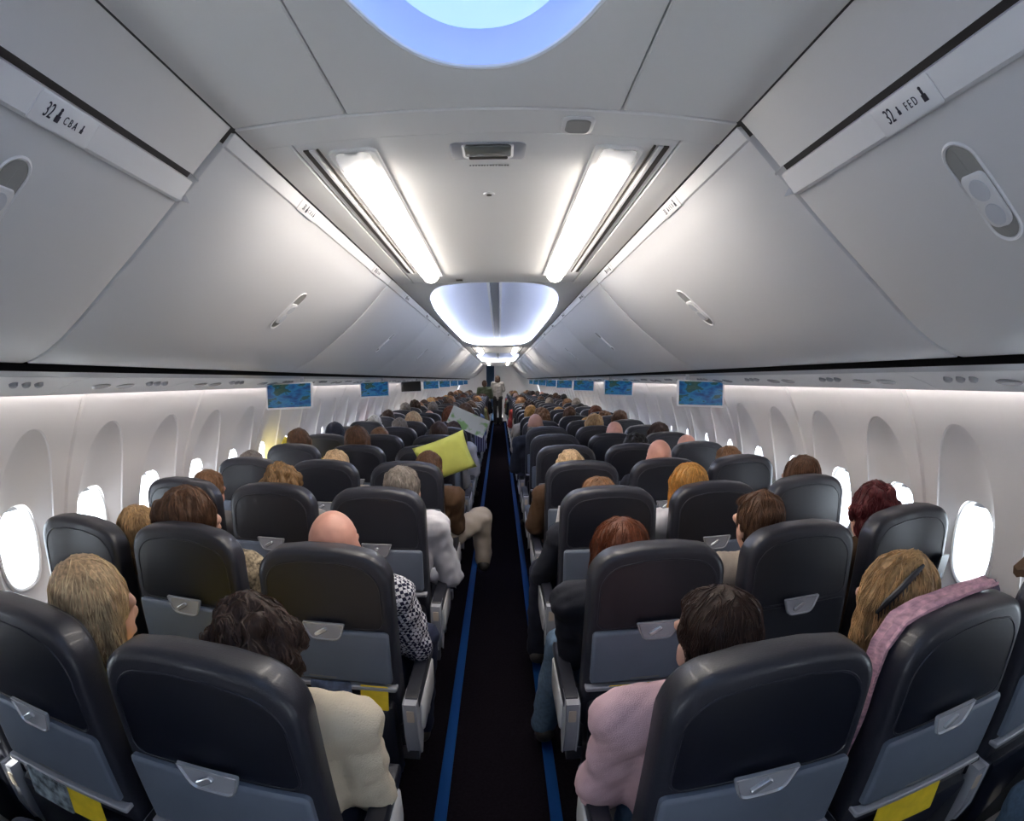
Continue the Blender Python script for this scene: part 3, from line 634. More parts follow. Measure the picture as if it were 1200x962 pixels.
def strands(me, count, length, seed, curl=0.0, flow=(0, 0, -1), rad=0.0011, lift=0.002):
    """fine locks lying on the hair surface"""
    from mathutils.bvhtree import BVHTree
    rs = random.Random(seed); vs = [v.co.copy() for v in me.vertices]; bv = BVHTree.FromPolygons(vs, [tuple(p.vertices) for p in me.polygons])
    zmin = min(v.z for v in vs); zmax = max(v.z for v in vs); b = MB(); fl = Vector(flow); polys = me.polygons
    for _ in range(count):
        p = polys[rs.randrange(len(polys))]; co = p.center.copy(); nr = p.normal.copy()
        dirv = fl + Vector((rs.gauss(0, 0.13), rs.gauss(0, 0.13), rs.gauss(0, 0.10))); path = []; n = 6; st = length * rs.uniform(0.6, 1.3) / n; ph = rs.uniform(0, 6)
        for k in range(n):
            path.append(co + nr * (lift * (1 + 0.6 * rs.random())))
            t = dirv - nr * dirv.dot(nr)
            if t.length < 1e-3: t = nr.orthogonal()
            t.normalize(); sd = nr.cross(t); q = co + t * st + sd * st * (0.35 * rs.gauss(0, 1) * 0.4 + curl * math.sin(ph + k * 1.7))
            loc, nn, _i, _d = bv.find_nearest(q)
            if loc is None: break
            co, nr = loc, nn
        if len(path) >= 3:
            m = len(path); b.tube(path, [rad * (0.5 + 1.0 * math.sin(PI * (k + 0.5) / m)) for k in range(m)], 3, False)
    return b
def hair_prims(mb, kind):
    if kind in ('short', 'grey_short', 'cap_hair'):
        mb.ball((0, -0.020, 0.026), (0.084, 0.096, 0.096)); mb.ball((0, -0.045, -0.020), (0.076, 0.066, 0.070)); mb.ball((0, 0.03, 0.07), (0.062, 0.05, 0.035))
    elif kind == 'curly':
        mb.ball((0, -0.022, 0.026), (0.092, 0.100, 0.094)); mb.ball((0, -0.045, -0.03), (0.088, 0.072, 0.080)); rs = random.Random(5)
        for k in range(60):
            a, e = rs.uniform(0, 2 * PI), rs.uniform(-0.5, 1.5); mb.ball((0.094 * math.cos(a) * math.cos(e), -0.03 + 0.100 * math.sin(a) * math.cos(e) * (1 if math.sin(a) < 0 else 0.7), 0.018 + 0.094 * math.sin(e)), rs.uniform(0.016, 0.026), 8, 6)
    elif kind == 'bob':
        mb.ball((0, -0.022, 0.026), (0.092, 0.102, 0.098)); mb.ball((0, -0.045, -0.05), (0.092, 0.072, 0.095))
        for s in (-1, 1): mb.capsule((s * 0.070, 0.0, 0.03), (s * 0.078, -0.005, -0.11), 0.030, 0.022)
    elif kind == 'wavy':
        mb.ball((0, -0.022, 0.026), (0.095, 0.104, 0.098)); mb.ball((0, -0.050, -0.05), (0.100, 0.076, 0.105))
        for s in (-1, 1): mb.capsule((s * 0.072, 0.0, 0.03), (s * 0.086, -0.01, -0.15), 0.034, 0.030)
        mb.capsule((0.03, -0.07, -0.05), (0.02, -0.07, -0.19), 0.05, 0.03); mb.capsule((-0.04, -0.07, -0.05), (-0.05, -0.065, -0.17), 0.045, 0.03)
    elif kind == 'bun':
        mb.ball((0, -0.022, 0.026), (0.094, 0.104, 0.098)); mb.ball((0, -0.048, -0.03), (0.090, 0.070, 0.085)); mb.ball((-0.045, -0.095, 0.02), (0.050, 0.040, 0.055)); mb.capsule((-0.05, -0.10, 0.0), (-0.085, -0.085, -0.06), 0.035, 0.02)
    elif kind == 'long':
        mb.ball((0, -0.022, 0.026), (0.100, 0.108, 0.100)); mb.ball((0, -0.052, -0.04), (0.105, 0.076, 0.10)); mb.ball((0.0, -0.05, 0.105), (0.040, 0.045, 0.028))
        mb.capsule((-0.07, -0.02, 0.02), (-0.095, -0.01, -0.16), 0.045, 0.036); mb.capsule((-0.095, -0.01, -0.16), (-0.075, 0.0, -0.38), 0.036, 0.018); mb.capsule((0.06, -0.03, 0.0), (0.07, -0.01, -0.14), 0.045, 0.03)
    elif kind == 'fringe':
        for k in range(13):
            a = PI + 0.15 + (PI - 0.3) * k / 12; mb.ball((0.074 * math.cos(a), -0.014 + 0.090 * math.sin(a), -0.035), (0.014, 0.014, 0.034), 8, 6)
    elif kind == 'cap':
        mb.ball((0, -0.015, 0.035), (0.090, 0.106, 0.092)); mb.ball((0, 0.105, 0.03), (0.062, 0.055, 0.009)); mb.ball((0, -0.02, 0.127), (0.010, 0.010, 0.006))
    return mb
SKIN = {'fair': mat('skin_fair', (0.62, 0.36, 0.27), 0.55, var=0.08, vscale=25), 'tan': mat('skin_tan', (0.47, 0.25, 0.17), 0.55, var=0.08, vscale=25), 'pink': mat('skin_pink', (0.66, 0.33, 0.25), 0.42, var=0.1, vscale=22)}
HAIRC = {'blonde': (0.36, 0.22, 0.10), 'ash blonde': (0.52, 0.35, 0.20), 'golden': (0.40, 0.20, 0.05), 'brown': (0.085, 0.040, 0.020), 'dark brown': (0.040, 0.020, 0.013), 'black': (0.008, 0.007, 0.008), 'auburn': (0.12, 0.035, 0.014),
         'dark red': (0.09, 0.012, 0.014), 'grey': (0.17, 0.145, 0.125), 'streaked': (0.20, 0.115, 0.05), 'light brown': (0.17, 0.085, 0.04), 'navy': (0.008, 0.010, 0.022), 'white': (0.55, 0.53, 0.5)}
def hairmat(c):
    return mat('hair_' + c.replace(' ', '_'), HAIRC[c], 0.55, spec=0.3, var=0.45, vscale=3.0, stretch=(38, 38, 9), bump=0.5, bscale=5.0)
def lockmat(c):
    k = HAIRC[c]; return mat('hair_lock_' + c.replace(' ', '_'), tuple(min(1, x * 1.5 + 0.006) for x in k), 0.5, var=0.5, vscale=30, spec=0.3)
def cloth(name, col, **k): return mat('cloth_' + name, col, k.pop('rough', 0.85), bump=k.pop('bump', 0.35), bscale=k.pop('bscale', 420), var=k.pop('var', 0.06), vscale=k.pop('vscale', 12), **k)
def check_cloth():
    if 'cloth_check' in MATS: return MATS['cloth_check']
    m = mat('cloth_check', (0.7, 0.7, 0.72), 0.85); nt = m.node_tree; tc = nt.nodes.new('ShaderNodeTexCoord'); ck = nt.nodes.new('ShaderNodeTexChecker'); ck.inputs['Scale'].default_value = 84
    mp = nt.nodes.new('ShaderNodeMapping'); mp.inputs['Rotation'].default_value = (0.5, 0.35, 0.2); nt.links.new(tc.outputs['Object'], mp.inputs[0]); nt.links.new(mp.outputs[0], ck.inputs['Vector'])
    ck.inputs['Color1'].default_value = (0.72, 0.72, 0.76, 1); ck.inputs['Color2'].default_value = (0.012, 0.012, 0.045, 1); nt.links.new(ck.outputs[0], nt.nodes['Principled BSDF'].inputs['Base Color']); return m
def stripe_cloth():
    if 'cloth_stripe' in MATS: return MATS['cloth_stripe']
    m = mat('cloth_stripe', (0.3, 0.3, 0.5), 0.85); nt = m.node_tree; tc = nt.nodes.new('ShaderNodeTexCoord'); ck = nt.nodes.new('ShaderNodeTexWave'); ck.inputs['Scale'].default_value = 14
    cr = nt.nodes.new('ShaderNodeValToRGB'); cr.color_ramp.elements[0].color = (0.02, 0.012, 0.09, 1); cr.color_ramp.elements[1].color = (0.4, 0.42, 0.55, 1); cr.color_ramp.elements[0].position = 0.55; cr.color_ramp.elements[1].position = 0.65
    nt.links.new(tc.outputs['Object'], ck.inputs['Vector']); nt.links.new(ck.outputs['Fac'], cr.inputs[0]); nt.links.new(cr.outputs[0], nt.nodes['Principled BSDF'].inputs['Base Color']); return m
def build_person(name, loc, ztop, hx=0.0, hy=0.245, yaw=0.0, tilt=0.0, nod=0.0, hair='short', hairc='brown', skin='fair', shirt=None, trousers=None, elbows=None, wrists=None, knees=None, ankles=None, bulk=1.0, vox=0.011, nstr=300, seed=1, stand=False, fold=0.006, hands=True, hscale=1.0, lean=0.75):
    r = empty('person', loc); hz = ztop - 0.122 * hscale
    zs = hz - 0.165; hip = 0.55 if not stand else 0.95
    sx = hx * lean; hm = Matrix.Translation((hx, hy, hz)) @ Matrix.Rotation(yaw, 4, 'Z') @ Matrix.Rotation(tilt, 4, 'Y') @ Matrix.Rotation(nod, 4, 'X') @ Matrix.Scale(hscale, 4)
    sh = [Vector((sx + s * 0.165 * bulk, 0.235, zs)) for s in (-1, 1)]
    el = elbows or [(sx - 0.225 * bulk, 0.27, zs - 0.24), (sx + 0.225 * bulk, 0.27, zs - 0.24)]
    wr = wrists or [(sx - 0.10, 0.46, zs - 0.30), (sx + 0.10, 0.46, zs - 0.30)]
    if stand: kn = knees or [(-0.09, 0.24, 0.50), (0.09, 0.24, 0.50)]; an = ankles or [(-0.09, 0.23, 0.09), (0.09, 0.23, 0.09)]
    else: kn = knees or [(-0.10, 0.62, 0.52), (0.10, 0.62, 0.52)]; an = ankles or [(-0.10, 0.60, 0.10), (0.10, 0.60, 0.10)]
    # body: one continuous skin surface
    b = xform(head_prims(MB()), hm); hb = hm @ Vector((0, -0.005, -0.06)); ch = Vector((sx * 0.9, 0.24, zs - 0.10)); pel = Vector((0, 0.26, hip))
    b.capsule(tuple(hb), (sx, 0.225, zs + 0.0), 0.050, 0.062); b.capsule(tuple(ch), tuple(pel), 0.105 * bulk, 0.10 * bulk); b.capsule(tuple(sh[0]), tuple(sh[1]), 0.058, 0.058)
    for k in range(2):
        b.capsule(tuple(sh[k]), el[k], 0.046, 0.038); b.capsule(el[k], wr[k], 0.038, 0.024)
        b.capsule((pel.x + (k * 2 - 1) * 0.08, pel.y, pel.z), kn[k], 0.07, 0.05); b.capsule(kn[k], an[k], 0.045, 0.032)
    me = remesh(b, vox, 2, 'body')
    if hands:
        hb_ = MB()
        for k in range(2):
            dv = Vector(wr[k]) - Vector(el[k]); hand(hb_, wr[k], dv, 1 if k == 0 else -1)
        hm_ = remesh(hb_, 0.0055, 1, 'hands'); bm = bmesh.new(); bm.from_mesh(me); bm.from_mesh(hm_); bm.to_mesh(me); bm.free(); bpy.data.meshes.remove(hm_)
        me.polygons.foreach_set('use_smooth', [True] * len(me.polygons))
    me.materials.clear(); me.materials.append(SKIN[skin]); link('body', me, r)
    # upper clothing
    b = MB(); th = 0.014
    b.capsule(tuple(ch), tuple(pel), 0.105 * bulk + th, 0.105 * bulk + th); b.capsule((ch.x - 0.06 * bulk, ch.y, ch.z), (-0.06, 0.26, hip + 0.02), 0.105, 0.105); b.capsule((ch.x + 0.06 * bulk, ch.y, ch.z), (0.06, 0.26, hip + 0.02), 0.105, 0.105)
    b.capsule(tuple(sh[0]), tuple(sh[1]), 0.078, 0.078); b.capsule((sx, 0.228, zs + 0.03), (sx, 0.235, zs - 0.04), 0.068, 0.09)
    for k in range(2): b.capsule(tuple(sh[k]), el[k], 0.066 * (0.5 + 0.5 * bulk), 0.056 * (0.4 + 0.6 * bulk)); b.capsule(el[k], wr[k], 0.054 * (0.4 + 0.6 * bulk), 0.040)
    me = remesh(b, vox, 2, 'shirt'); displace(me, wob(fold, 40, seed)); displace(me, wob(fold * 0.5, 90, seed + 9)); me.materials.clear(); me.materials.append(shirt or cloth('grey', (0.2, 0.2, 0.22))); link('top', me, r)
    b = MB(); b.capsule((-0.08, 0.26, hip), (0.08, 0.26, hip), 0.115, 0.115)
    for k in range(2): b.capsule((pel.x + (k * 2 - 1) * 0.085, pel.y, pel.z), kn[k], 0.088, 0.070); b.capsule(kn[k], an[k], 0.068, 0.056)
    me = remesh(b, vox * 1.2, 2, 'trousers'); displace(me, wob(0.005, 45, seed + 3)); me.materials.clear(); me.materials.append(trousers or cloth('navy_trousers', (0.012, 0.014, 0.03))); link('trousers', me, r)
    for k in range(2):
        a = Vector(an[k]); b = MB(); b.capsule((a.x, a.y - 0.03, a.z - 0.035), (a.x, a.y + 0.13, a.z - 0.045), 0.042, 0.036); me = remesh(b, 0.012, 1, 'shoe'); me.materials.clear(); me.materials.append(mat('shoe_leather', (0.03, 0.026, 0.024), 0.5)); link('shoe', me, r)
    if hair:
        b = xform(hair_prims(MB(), hair), hm); me = remesh(b, 0.007, 2, 'hair')
        if hair not in ('cap',): displace(me, wob(0.004, 70, seed + 5))
        me.materials.clear(); me.materials.append(hairmat(hairc)); h = link('cap' if hair == 'cap' else 'hair', me, r)
        if nstr and hair not in ('cap',):
            s_ = strands(me, nstr, 0.05 if hair in ('short', 'fringe', 'curly') else 0.12, seed, 0.5 if hair == 'curly' else 0.12, rad=0.0012); o = obj('hair_locks', s_, lockmat(hairc), h); o['kind'] = 'stuff'
    return r
def at(s, row, dx=0.0): return (SEATX[s] + dx, SY0 + PITCH * (row - 1), 0)
cream = cloth('cream_fleece', (0.72, 0.62, 0.47), bscale=260, bump=0.6); pink = cloth('pink_sweatshirt', (0.60, 0.40, 0.43)); white = cloth('white_shirt', (0.66, 0.65, 0.70)); khaki = cloth('khaki_trousers', (0.42, 0.36, 0.30)); jeans = cloth('blue_jeans', (0.10, 0.16, 0.24), var=0.2, vscale=60)
navy = cloth('navy_jacket', (0.010, 0.012, 0.022)); black = cloth('black_jacket', (0.006, 0.006, 0.008)); yellowc = cloth('yellow_top', (0.72, 0.56, 0.06)); greyc = cloth('grey_knit', (0.25, 0.24, 0.24)); brownc = cloth('brown_jacket', (0.09, 0.045, 0.02)); beigec = cloth('beige_top', (0.42, 0.36, 0.30)); redc = cloth('red_top', (0.25, 0.03, 0.03)); bluec = cloth('blue_shirt', (0.08, 0.14, 0.30)); greenc = cloth('olive_top', (0.12, 0.13, 0.06))

leo = mat('cloth_leopard', (0.30, 0.24, 0.16), 0.85, var=0.9, vscale=70)
near = []
def P(s, row, label, **k):
    hx = k.pop('hx', 0.0); r = build_person('person', at(s, row), hx=hx, seed=row * 7 + ord(s), **k); tag(r, label, 'person', 'seated passengers'); near.append((s, row)); return r
P('B', 1, 'woman with wavy ash-blonde hair in yellow, seat beside the dark curly-haired person', ztop=1.200, hx=0.070, yaw=-0.5, hair='wavy', hairc='ash blonde', shirt=yellowc, nstr=700, hscale=1.04)
P('C', 1, 'person with dark curly hair and cream fleece sleeve in aisle seat', ztop=1.172, hx=0.030, hair='curly', hairc='dark brown', shirt=cream, bulk=1.10, elbows=[(-0.215, 0.27, 0.66), (0.215, 0.29, 0.635)], wrists=[(-0.12, 0.46, 0.60), (0.15, 0.46, 0.585)], nstr=900, fold=0.006)
P('A', 2, 'blond-haired passenger leaning between the window seat and the woman with hair clip', ztop=1.135, hx=0.150, yaw=-0.3, hair='bob', hairc='blonde', shirt=beigec, nstr=500)
ww = P('B', 2, 'brown-haired woman with gathered hair and a clip, taller than her seat', ztop=1.232, hx=-0.070, hy=0.21, yaw=-0.6, tilt=0.12, hair='bun', hairc='brown', shirt=leo, nstr=800, hscale=1.08)
P('C', 2, 'bald man in navy checked shirt in aisle seat', ztop=1.182, hx=-0.026, hair=None, skin='pink', shirt=check_cloth(), trousers=cloth('dark_jeans', (0.012, 0.018, 0.05)), bulk=1.12, hy=0.24, elbows=[(-0.20, 0.27, 0.65), (0.225, 0.30, 0.66)], wrists=[(-0.10, 0.47, 0.60), (0.12, 0.47, 0.60)], knees=[(-0.10, 0.62, 0.52), (0.20, 0.60, 0.56)], ankles=[(-0.10, 0.6, 0.1), (0.17, 0.6, 0.1)], hscale=1.12)
P('A', 3, 'passenger with reddish-brown hair just over the window seat, ahead of the clip-haired woman', ztop=1.155, hx=0.03, hair='short', hairc='light brown', shirt=greyc, nstr=250, skin='pink')
P('B', 3, 'passenger with streaked blond and brown curls', ztop=1.200, hx=-0.034, hair='curly', hairc='streaked', shirt=greyc, nstr=500)
P('C', 3, 'grey-haired man with white shirt sleeve out in the aisle', ztop=1.206, hx=0.072, hair='short', hairc='grey', shirt=white, elbows=[(-0.20, 0.27, 0.66), (0.285, 0.30, 0.655)], wrists=[(-0.10, 0.47, 0.60), (0.17, 0.46, 0.60)], nstr=350, fold=0.006)
P('A', 4, 'passenger with grey-brown hair low behind the window seat by the bright window', ztop=1.160, hx=-0.08, hair='short', hairc='grey', shirt=greyc, nstr=150, elbows=[(-0.20, 0.28, 0.66), (0.17, 0.27, 0.66)], wrists=[(-0.10, 0.46, 0.6), (0.08, 0.46, 0.6)], bulk=0.9, lean=0.2)
P('B', 4, 'passenger with pale ash hair ahead of the streaked curls', ztop=1.177, hx=0.012, hair='short', hairc='ash blonde', shirt=beigec, nstr=200)
P('C', 4, 'passenger in pale trousers with leg crossed out into the aisle', ztop=1.178, hx=0.098, hair='short', hairc='brown', shirt=brownc, trousers=khaki, skin='tan', elbows=[(-0.20, 0.27, 0.66), (0.25, 0.30, 0.70)], wrists=[(-0.06, 0.46, 0.66), (0.16, 0.46, 0.72)], knees=[(-0.05, 0.62, 0.52), (0.395, 0.50, 0.715)], ankles=[(-0.08, 0.6, 0.1), (0.405, 0.585, 0.40)], nstr=200)
P('D', 1, 'person with short dark hair and pink sweatshirt sleeve in aisle seat', ztop=1.193, hx=-0.032, hair='short', hairc='dark brown', shirt=pink, bulk=1.10, elbows=[(-0.225, 0.30, 0.64), (0.21, 0.27, 0.66)], wrists=[(-0.13, 0.46, 0.60), (0.10, 0.46, 0.6)], trousers=jeans, nstr=900, fold=0.006, yaw=0.15)
bl = P('E', 1, 'blonde woman with long hair held by a dark clip', ztop=1.205, hx=-0.055, hy=0.24, hair='long', hairc='blonde', shirt=greyc, nstr=1100, yaw=0.1)
P('D', 2, 'auburn-haired passenger in jeans leaning to the aisle', ztop=1.150, hx=-0.076, hair='bob', hairc='auburn', shirt=navy, trousers=jeans, elbows=[(-0.20, 0.30, 0.62), (0.2, 0.27, 0.64)], wrists=[(-0.10, 0.50, 0.62), (0.1, 0.46, 0.6)], knees=[(-0.215, 0.56, 0.545), (0.10, 0.60, 0.52)], ankles=[(-0.275, 0.58, 0.12), (0.10, 0.58, 0.1)], nstr=600, yaw=0.35)
P('E', 2, 'man with short brown hair ahead of the blonde woman', ztop=1.212, hx=-0.058, hair='short', hairc='brown', shirt=beigec, nstr=500, yaw=0.2)
P('F', 2, 'passenger with dark red curly hair in the window seat', ztop=1.198, hx=-0.030, hair='curly', hairc='dark red', shirt=brownc, nstr=600)
P('D', 3, 'brown-haired passenger low behind the aisle seat ahead of the auburn hair', ztop=1.154, hx=-0.010, hair='short', hairc='light brown', shirt=navy, knees=[(-0.24, 0.54, 0.60), (0.10, 0.60, 0.52)], ankles=[(-0.26, 0.56, 0.12), (0.10, 0.58, 0.1)], nstr=200, elbows=[(-0.26, 0.30, 0.66), (0.2, 0.27, 0.66)], wrists=[(-0.12, 0.50, 0.66), (0.1, 0.46, 0.6)])
P('E', 3, 'golden-haired passenger in the middle seat on the right', ztop=1.198, hx=-0.049, hair='bob', hairc='golden', shirt=white, nstr=400, skin='fair', yaw=-0.3)
P('F', 3, 'passenger with wispy brown hair by the bright right window', ztop=1.206, hx=0.085, hair='wavy', hairc='brown', shirt=greyc, nstr=450, yaw=0.3, elbows=[(-0.17, 0.28, 0.66), (0.20, 0.27, 0.66)], wrists=[(-0.10, 0.46, 0.6), (0.08, 0.46, 0.6)], bulk=0.9, lean=0.2)
P('D', 4, 'passenger with pale short hair in the aisle seat on the right', ztop=1.182, hx=-0.043, hair='short', hairc='ash blonde', shirt=brownc, nstr=200, elbows=[(-0.25, 0.28, 0.70), (0.2, 0.27, 0.66)], wrists=[(-0.18, 0.50, 0.60), (0.1, 0.46, 0.6)])
P('E', 4, 'balding man with dark hair fringe, fourth seat ahead of the blonde woman', ztop=1.236, hx=0.020, hair='fringe', hairc='dark brown', skin='pink', shirt=navy, nstr=200)
P('F', 4, 'light brown-haired passenger in the fourth window seat on the right', ztop=1.176, hx=0.0, hair='short', hairc='light brown', shirt=greyc, nstr=150)
# hair clips
def hair_clip(person, pts, w, label, m):
    pth = [Vector(p) for p in pts]; b = MB(); b.tube(pth, [w * 0.5, w, w, w, w * 0.5][:len(pth)], 8)
    for i in range(len(pth) - 1):
        for t in (0.2, 0.5, 0.8):
            p = pth[i].lerp(pth[i + 1], t); b.capsule(p, p + Vector((0.0, -0.004, -0.022)), 0.0022, 0.0012, 6)
    o = tag(obj('hair_clip', b, m), label, 'hair clip'); return o
def around(c, rad, dirs): return [tuple(Vector(c) + Vector([a_ * b_ for a_, b_ in zip(Vector(d).normalized(), rad)])) for d in dirs]
hair_clip(bl, around((SEATX['E'] - 0.055, SY0 + 0.218, 1.109), (0.108, 0.118, 0.108), [(-0.95, -0.40, -0.10), (-0.82, -0.55, 0.18), (-0.60, -0.66, 0.45), (-0.30, -0.66, 0.68), (0.02, -0.60, 0.80)]), 0.0085, 'dark toothed hair clip in the long blonde hair', M['dark'])
hair_clip(ww, around((SEATX['B'] - 0.070, SY0 + PITCH + 0.188, 1.128), (0.10, 0.118, 0.108), [(-0.60, -0.80, -0.15), (-0.62, -0.80, 0.1), (-0.55, -0.75, 0.4), (-0.40, -0.65, 0.65)]), 0.006, 'small brown hair clip in the gathered brown hair', brownc)

# ---- passengers further ahead share a few figures
protos = {}
for hk in ('short', 'bob', 'curly', 'wavy', 'fringe', 'cap'):
    r = build_person('person', (0, 0, 0), ztop=1.19, bulk=0.95, hair=hk, hairc='brown', vox=0.016, nstr=60 if hk != 'fringe' else 0, seed=11, hands=False)
    protos[hk] = r
random.seed(21); taken = set()
def far_person(s, row, hk, hc, ztop, dx, shirt, skin, label, yaw=0.0):
    base = protos[hk]
    if hk not in taken: r = base; taken.add(hk)
    else: r = copy_tree(base)
    r.location = at(s, row, dx); r.scale = (1, 1, ztop / 1.19); r.rotation_euler = (0, 0, yaw)
    for o in [r] + list(r.children_recursive):
        n = o.name.split('.')[0]; m = {'body': SKIN[skin], 'top': shirt, 'hair': hairmat(hc), 'cap': hairmat('navy'), 'hair_locks': lockmat(hc)}.get(n)
        if m is not None and o.type == 'MESH': o.material_slots[0].link = 'OBJECT'; o.material_slots[0].material = m
    tag(r, label, 'person', 'seated passengers'); return r
spec = [('A', 5, 'bob', 'brown', 1.236, -0.03, yellowc, 'fair', 'brown-haired passenger in yellow by the left window, ahead of the dark cap'.replace('ahead of', 'near')), ('B', 5, 'bob', 'brown', 1.262, -0.05, greyc, 'fair', 'passenger with a smooth brown bob, left middle seat'),
 ('B', 6, 'short', 'light brown', 1.19, -0.04, beigec, 'fair', 'light brown-haired passenger beside the brown bob'), ('A', 6, 'cap', 'navy', 1.225, 0.03, navy, 'fair', 'passenger in a dark navy cap by the left window'),
 ('C', 6, 'short', 'dark brown', 1.24, 0.0, greyc, 'fair', 'man with short dark hair turning his face to the left windows'), ('C', 7, 'short', 'dark brown', 1.185, 0.06, white, 'tan', 'person in a pale shirt reading the green map'),
 ('E', 5, 'curly', 'black', 1.19, 0.05, navy, 'tan', 'black-haired passenger low beside the balding man'), ('F', 5, 'fringe', 'grey', 1.185, -0.02, greyc, 'pink', 'bald pink-headed man in the right window seat'), ('E', 6, 'fringe', 'grey', 1.236, 0.06, navy, 'pink', 'bald man with grey fringe in the right middle seat'),
 ('F', 6, 'wavy', 'dark brown', 1.21, -0.02, brownc, 'fair', 'dark wavy-haired passenger by the right windows'), ('E', 7, 'bob', 'blonde', 1.247, 0.01, beigec, 'fair', 'fair straight-haired woman in the right middle seat'), ('D', 7, 'fringe', 'grey', 1.262, -0.10, navy, 'tan', 'balding man with dark neck at the right edge of the aisle'),
 ('D', 9, 'short', 'golden', 1.27, -0.06, beigec, 'fair', 'golden-haired passenger at the right edge of the aisle'), ('C', 9, 'wavy', 'brown', 1.30, 0.09, stripe_cloth(), 'fair', 'brown-haired passenger in purple striped top leaning into the aisle'), ('C', 8, 'wavy', 'auburn', 1.30, -0.03, brownc, 'fair', 'auburn-haired passenger just ahead of the green map'), ('B', 7, 'short', 'grey', 1.22, 0.0, greyc, 'pink', 'grey-haired passenger in the left middle seat beside the map reader'), ('B', 8, 'bob', 'ash blonde', 1.24, 0.02, bluec, 'fair', 'ash-blonde passenger in pale blue beyond the grey-haired man'), ('A', 8, 'short', 'white', 1.20, 0.05, white, 'pink', 'white-haired passenger by the far left windows')]
done = set()
for a in spec: far_person(*a); done.add(a[:2])
kinds = [('short', 'dark brown'), ('short', 'brown'), ('short', 'grey'), ('bob', 'brown'), ('bob', 'blonde'), ('bob', 'dark brown'), ('curly', 'dark brown'), ('curly', 'light brown'), ('wavy', 'auburn'), ('wavy', 'light brown'), ('fringe', 'grey'), ('short', 'black'), ('bob', 'golden')]
tops = [greyc, navy, beigec, white, brownc, redc, bluec, greenc, black]
for row in range(5, NROW + 1):
    for s in 'ABCDEF':
        if (s, row) in done or (s, row) == ('C', 22) or (row <= 6 and s in 'ACD') or random.random() < 0.18 or (row == 7 and s in 'AF'): continue
        hk, hc = random.choice(kinds); sk = random.choice(['fair', 'pink', 'tan', 'fair']); z = random.uniform(1.16, 1.27)
        far_person(s, row, hk, hc, z, random.uniform(-0.05, 0.05) + (0.04 if s == 'A' else -0.04 if s == 'F' else 0), random.choice(tops), sk, '%s passenger in the %s %s seat, %s' % ({'short': 'short %s-haired', 'bob': '%s bob-haired', 'curly': 'curly %s-haired', 'wavy': 'wavy %s-haired', 'fringe': 'balding %s-haired'}[hk] % hc, 'left' if s in 'ABC' else 'right', {'A': 'window', 'B': 'middle', 'C': 'aisle', 'D': 'aisle', 'E': 'middle', 'F': 'window'}[s], rowphrase(row)), random.uniform(-0.1, 0.1) if s not in 'AF' else 0.0)
for hk, r in protos.items():
    if hk not in taken:
        for o in list(r.children_recursive) + [r]: bpy.data.objects.remove(o)
cr = build_person('person', (-0.03, 20.2, 0), ztop=1.74, hair='bob', hairc='dark brown', shirt=greyc, trousers=black, stand=True, vox=0.016, nstr=0, seed=4, skin='tan'); tag(cr, 'cabin crew member in dark uniform standing in the aisle at the front', 'person')
c2 = build_person('person', (-0.42, 17.4, 0), ztop=1.60, hair='short', hairc='brown', shirt=greenc, trousers=khaki, stand=True, vox=0.016, nstr=0, seed=5); c2.scale = (0.96, 0.96, 0.99); tag(c2, 'passenger in olive top standing among the far left seats', 'person')

# ---------------------------------------------------------------- things held, worn or stowed
def cushion(name, w, h, t, m, label, cat, loc, rot):
    n = 12; b = MB()
    for sd in (1, -1):
        g = []
        for i in range(n + 1):
            for j in range(n + 1):
                u, v = i / n * 2 - 1, j / n * 2 - 1; k = (1 - u ** 4) * (1 - v ** 4); pin = 1 - 0.06 * (1 - abs(u)) * abs(v) ** 3
                x = u * w / 2 * (1 - 0.07 * (1 - v * v) * abs(u) ** 3); z = v * h / 2 * (1 - 0.07 * (1 - u * u) * abs(v) ** 3)
                g.append((x, sd * (t / 2 * k ** 0.55 + 0.004 * math.sin(9 * u + 4 * v) * k), z))
        b.add(g, [(i * (n + 1) + j, (i + 1) * (n + 1) + j, (i + 1) * (n + 1) + j + 1, i * (n + 1) + j + 1) for i in range(n) for j in range(n)])
    me = b.mesh(name, m); bm = bmesh.new(); bm.from_mesh(me); bmesh.ops.remove_doubles(bm, verts=bm.verts[:], dist=1e-4); bmesh.ops.recalc_face_normals(bm, faces=bm.faces[:]); bm.to_mesh(me); bm.free()
    return tag(link(name, me, None, loc, rot), label, cat)
cushion('pillow', 0.36, 0.27, 0.10, cloth('yellow_pillow', (0.70, 0.72, 0.16)), 'yellow-green pillow held upright above the left aisle seats', 'pillow', (-0.335, 3.80, 1.075), (0.08, math.radians(-20), 0.12))
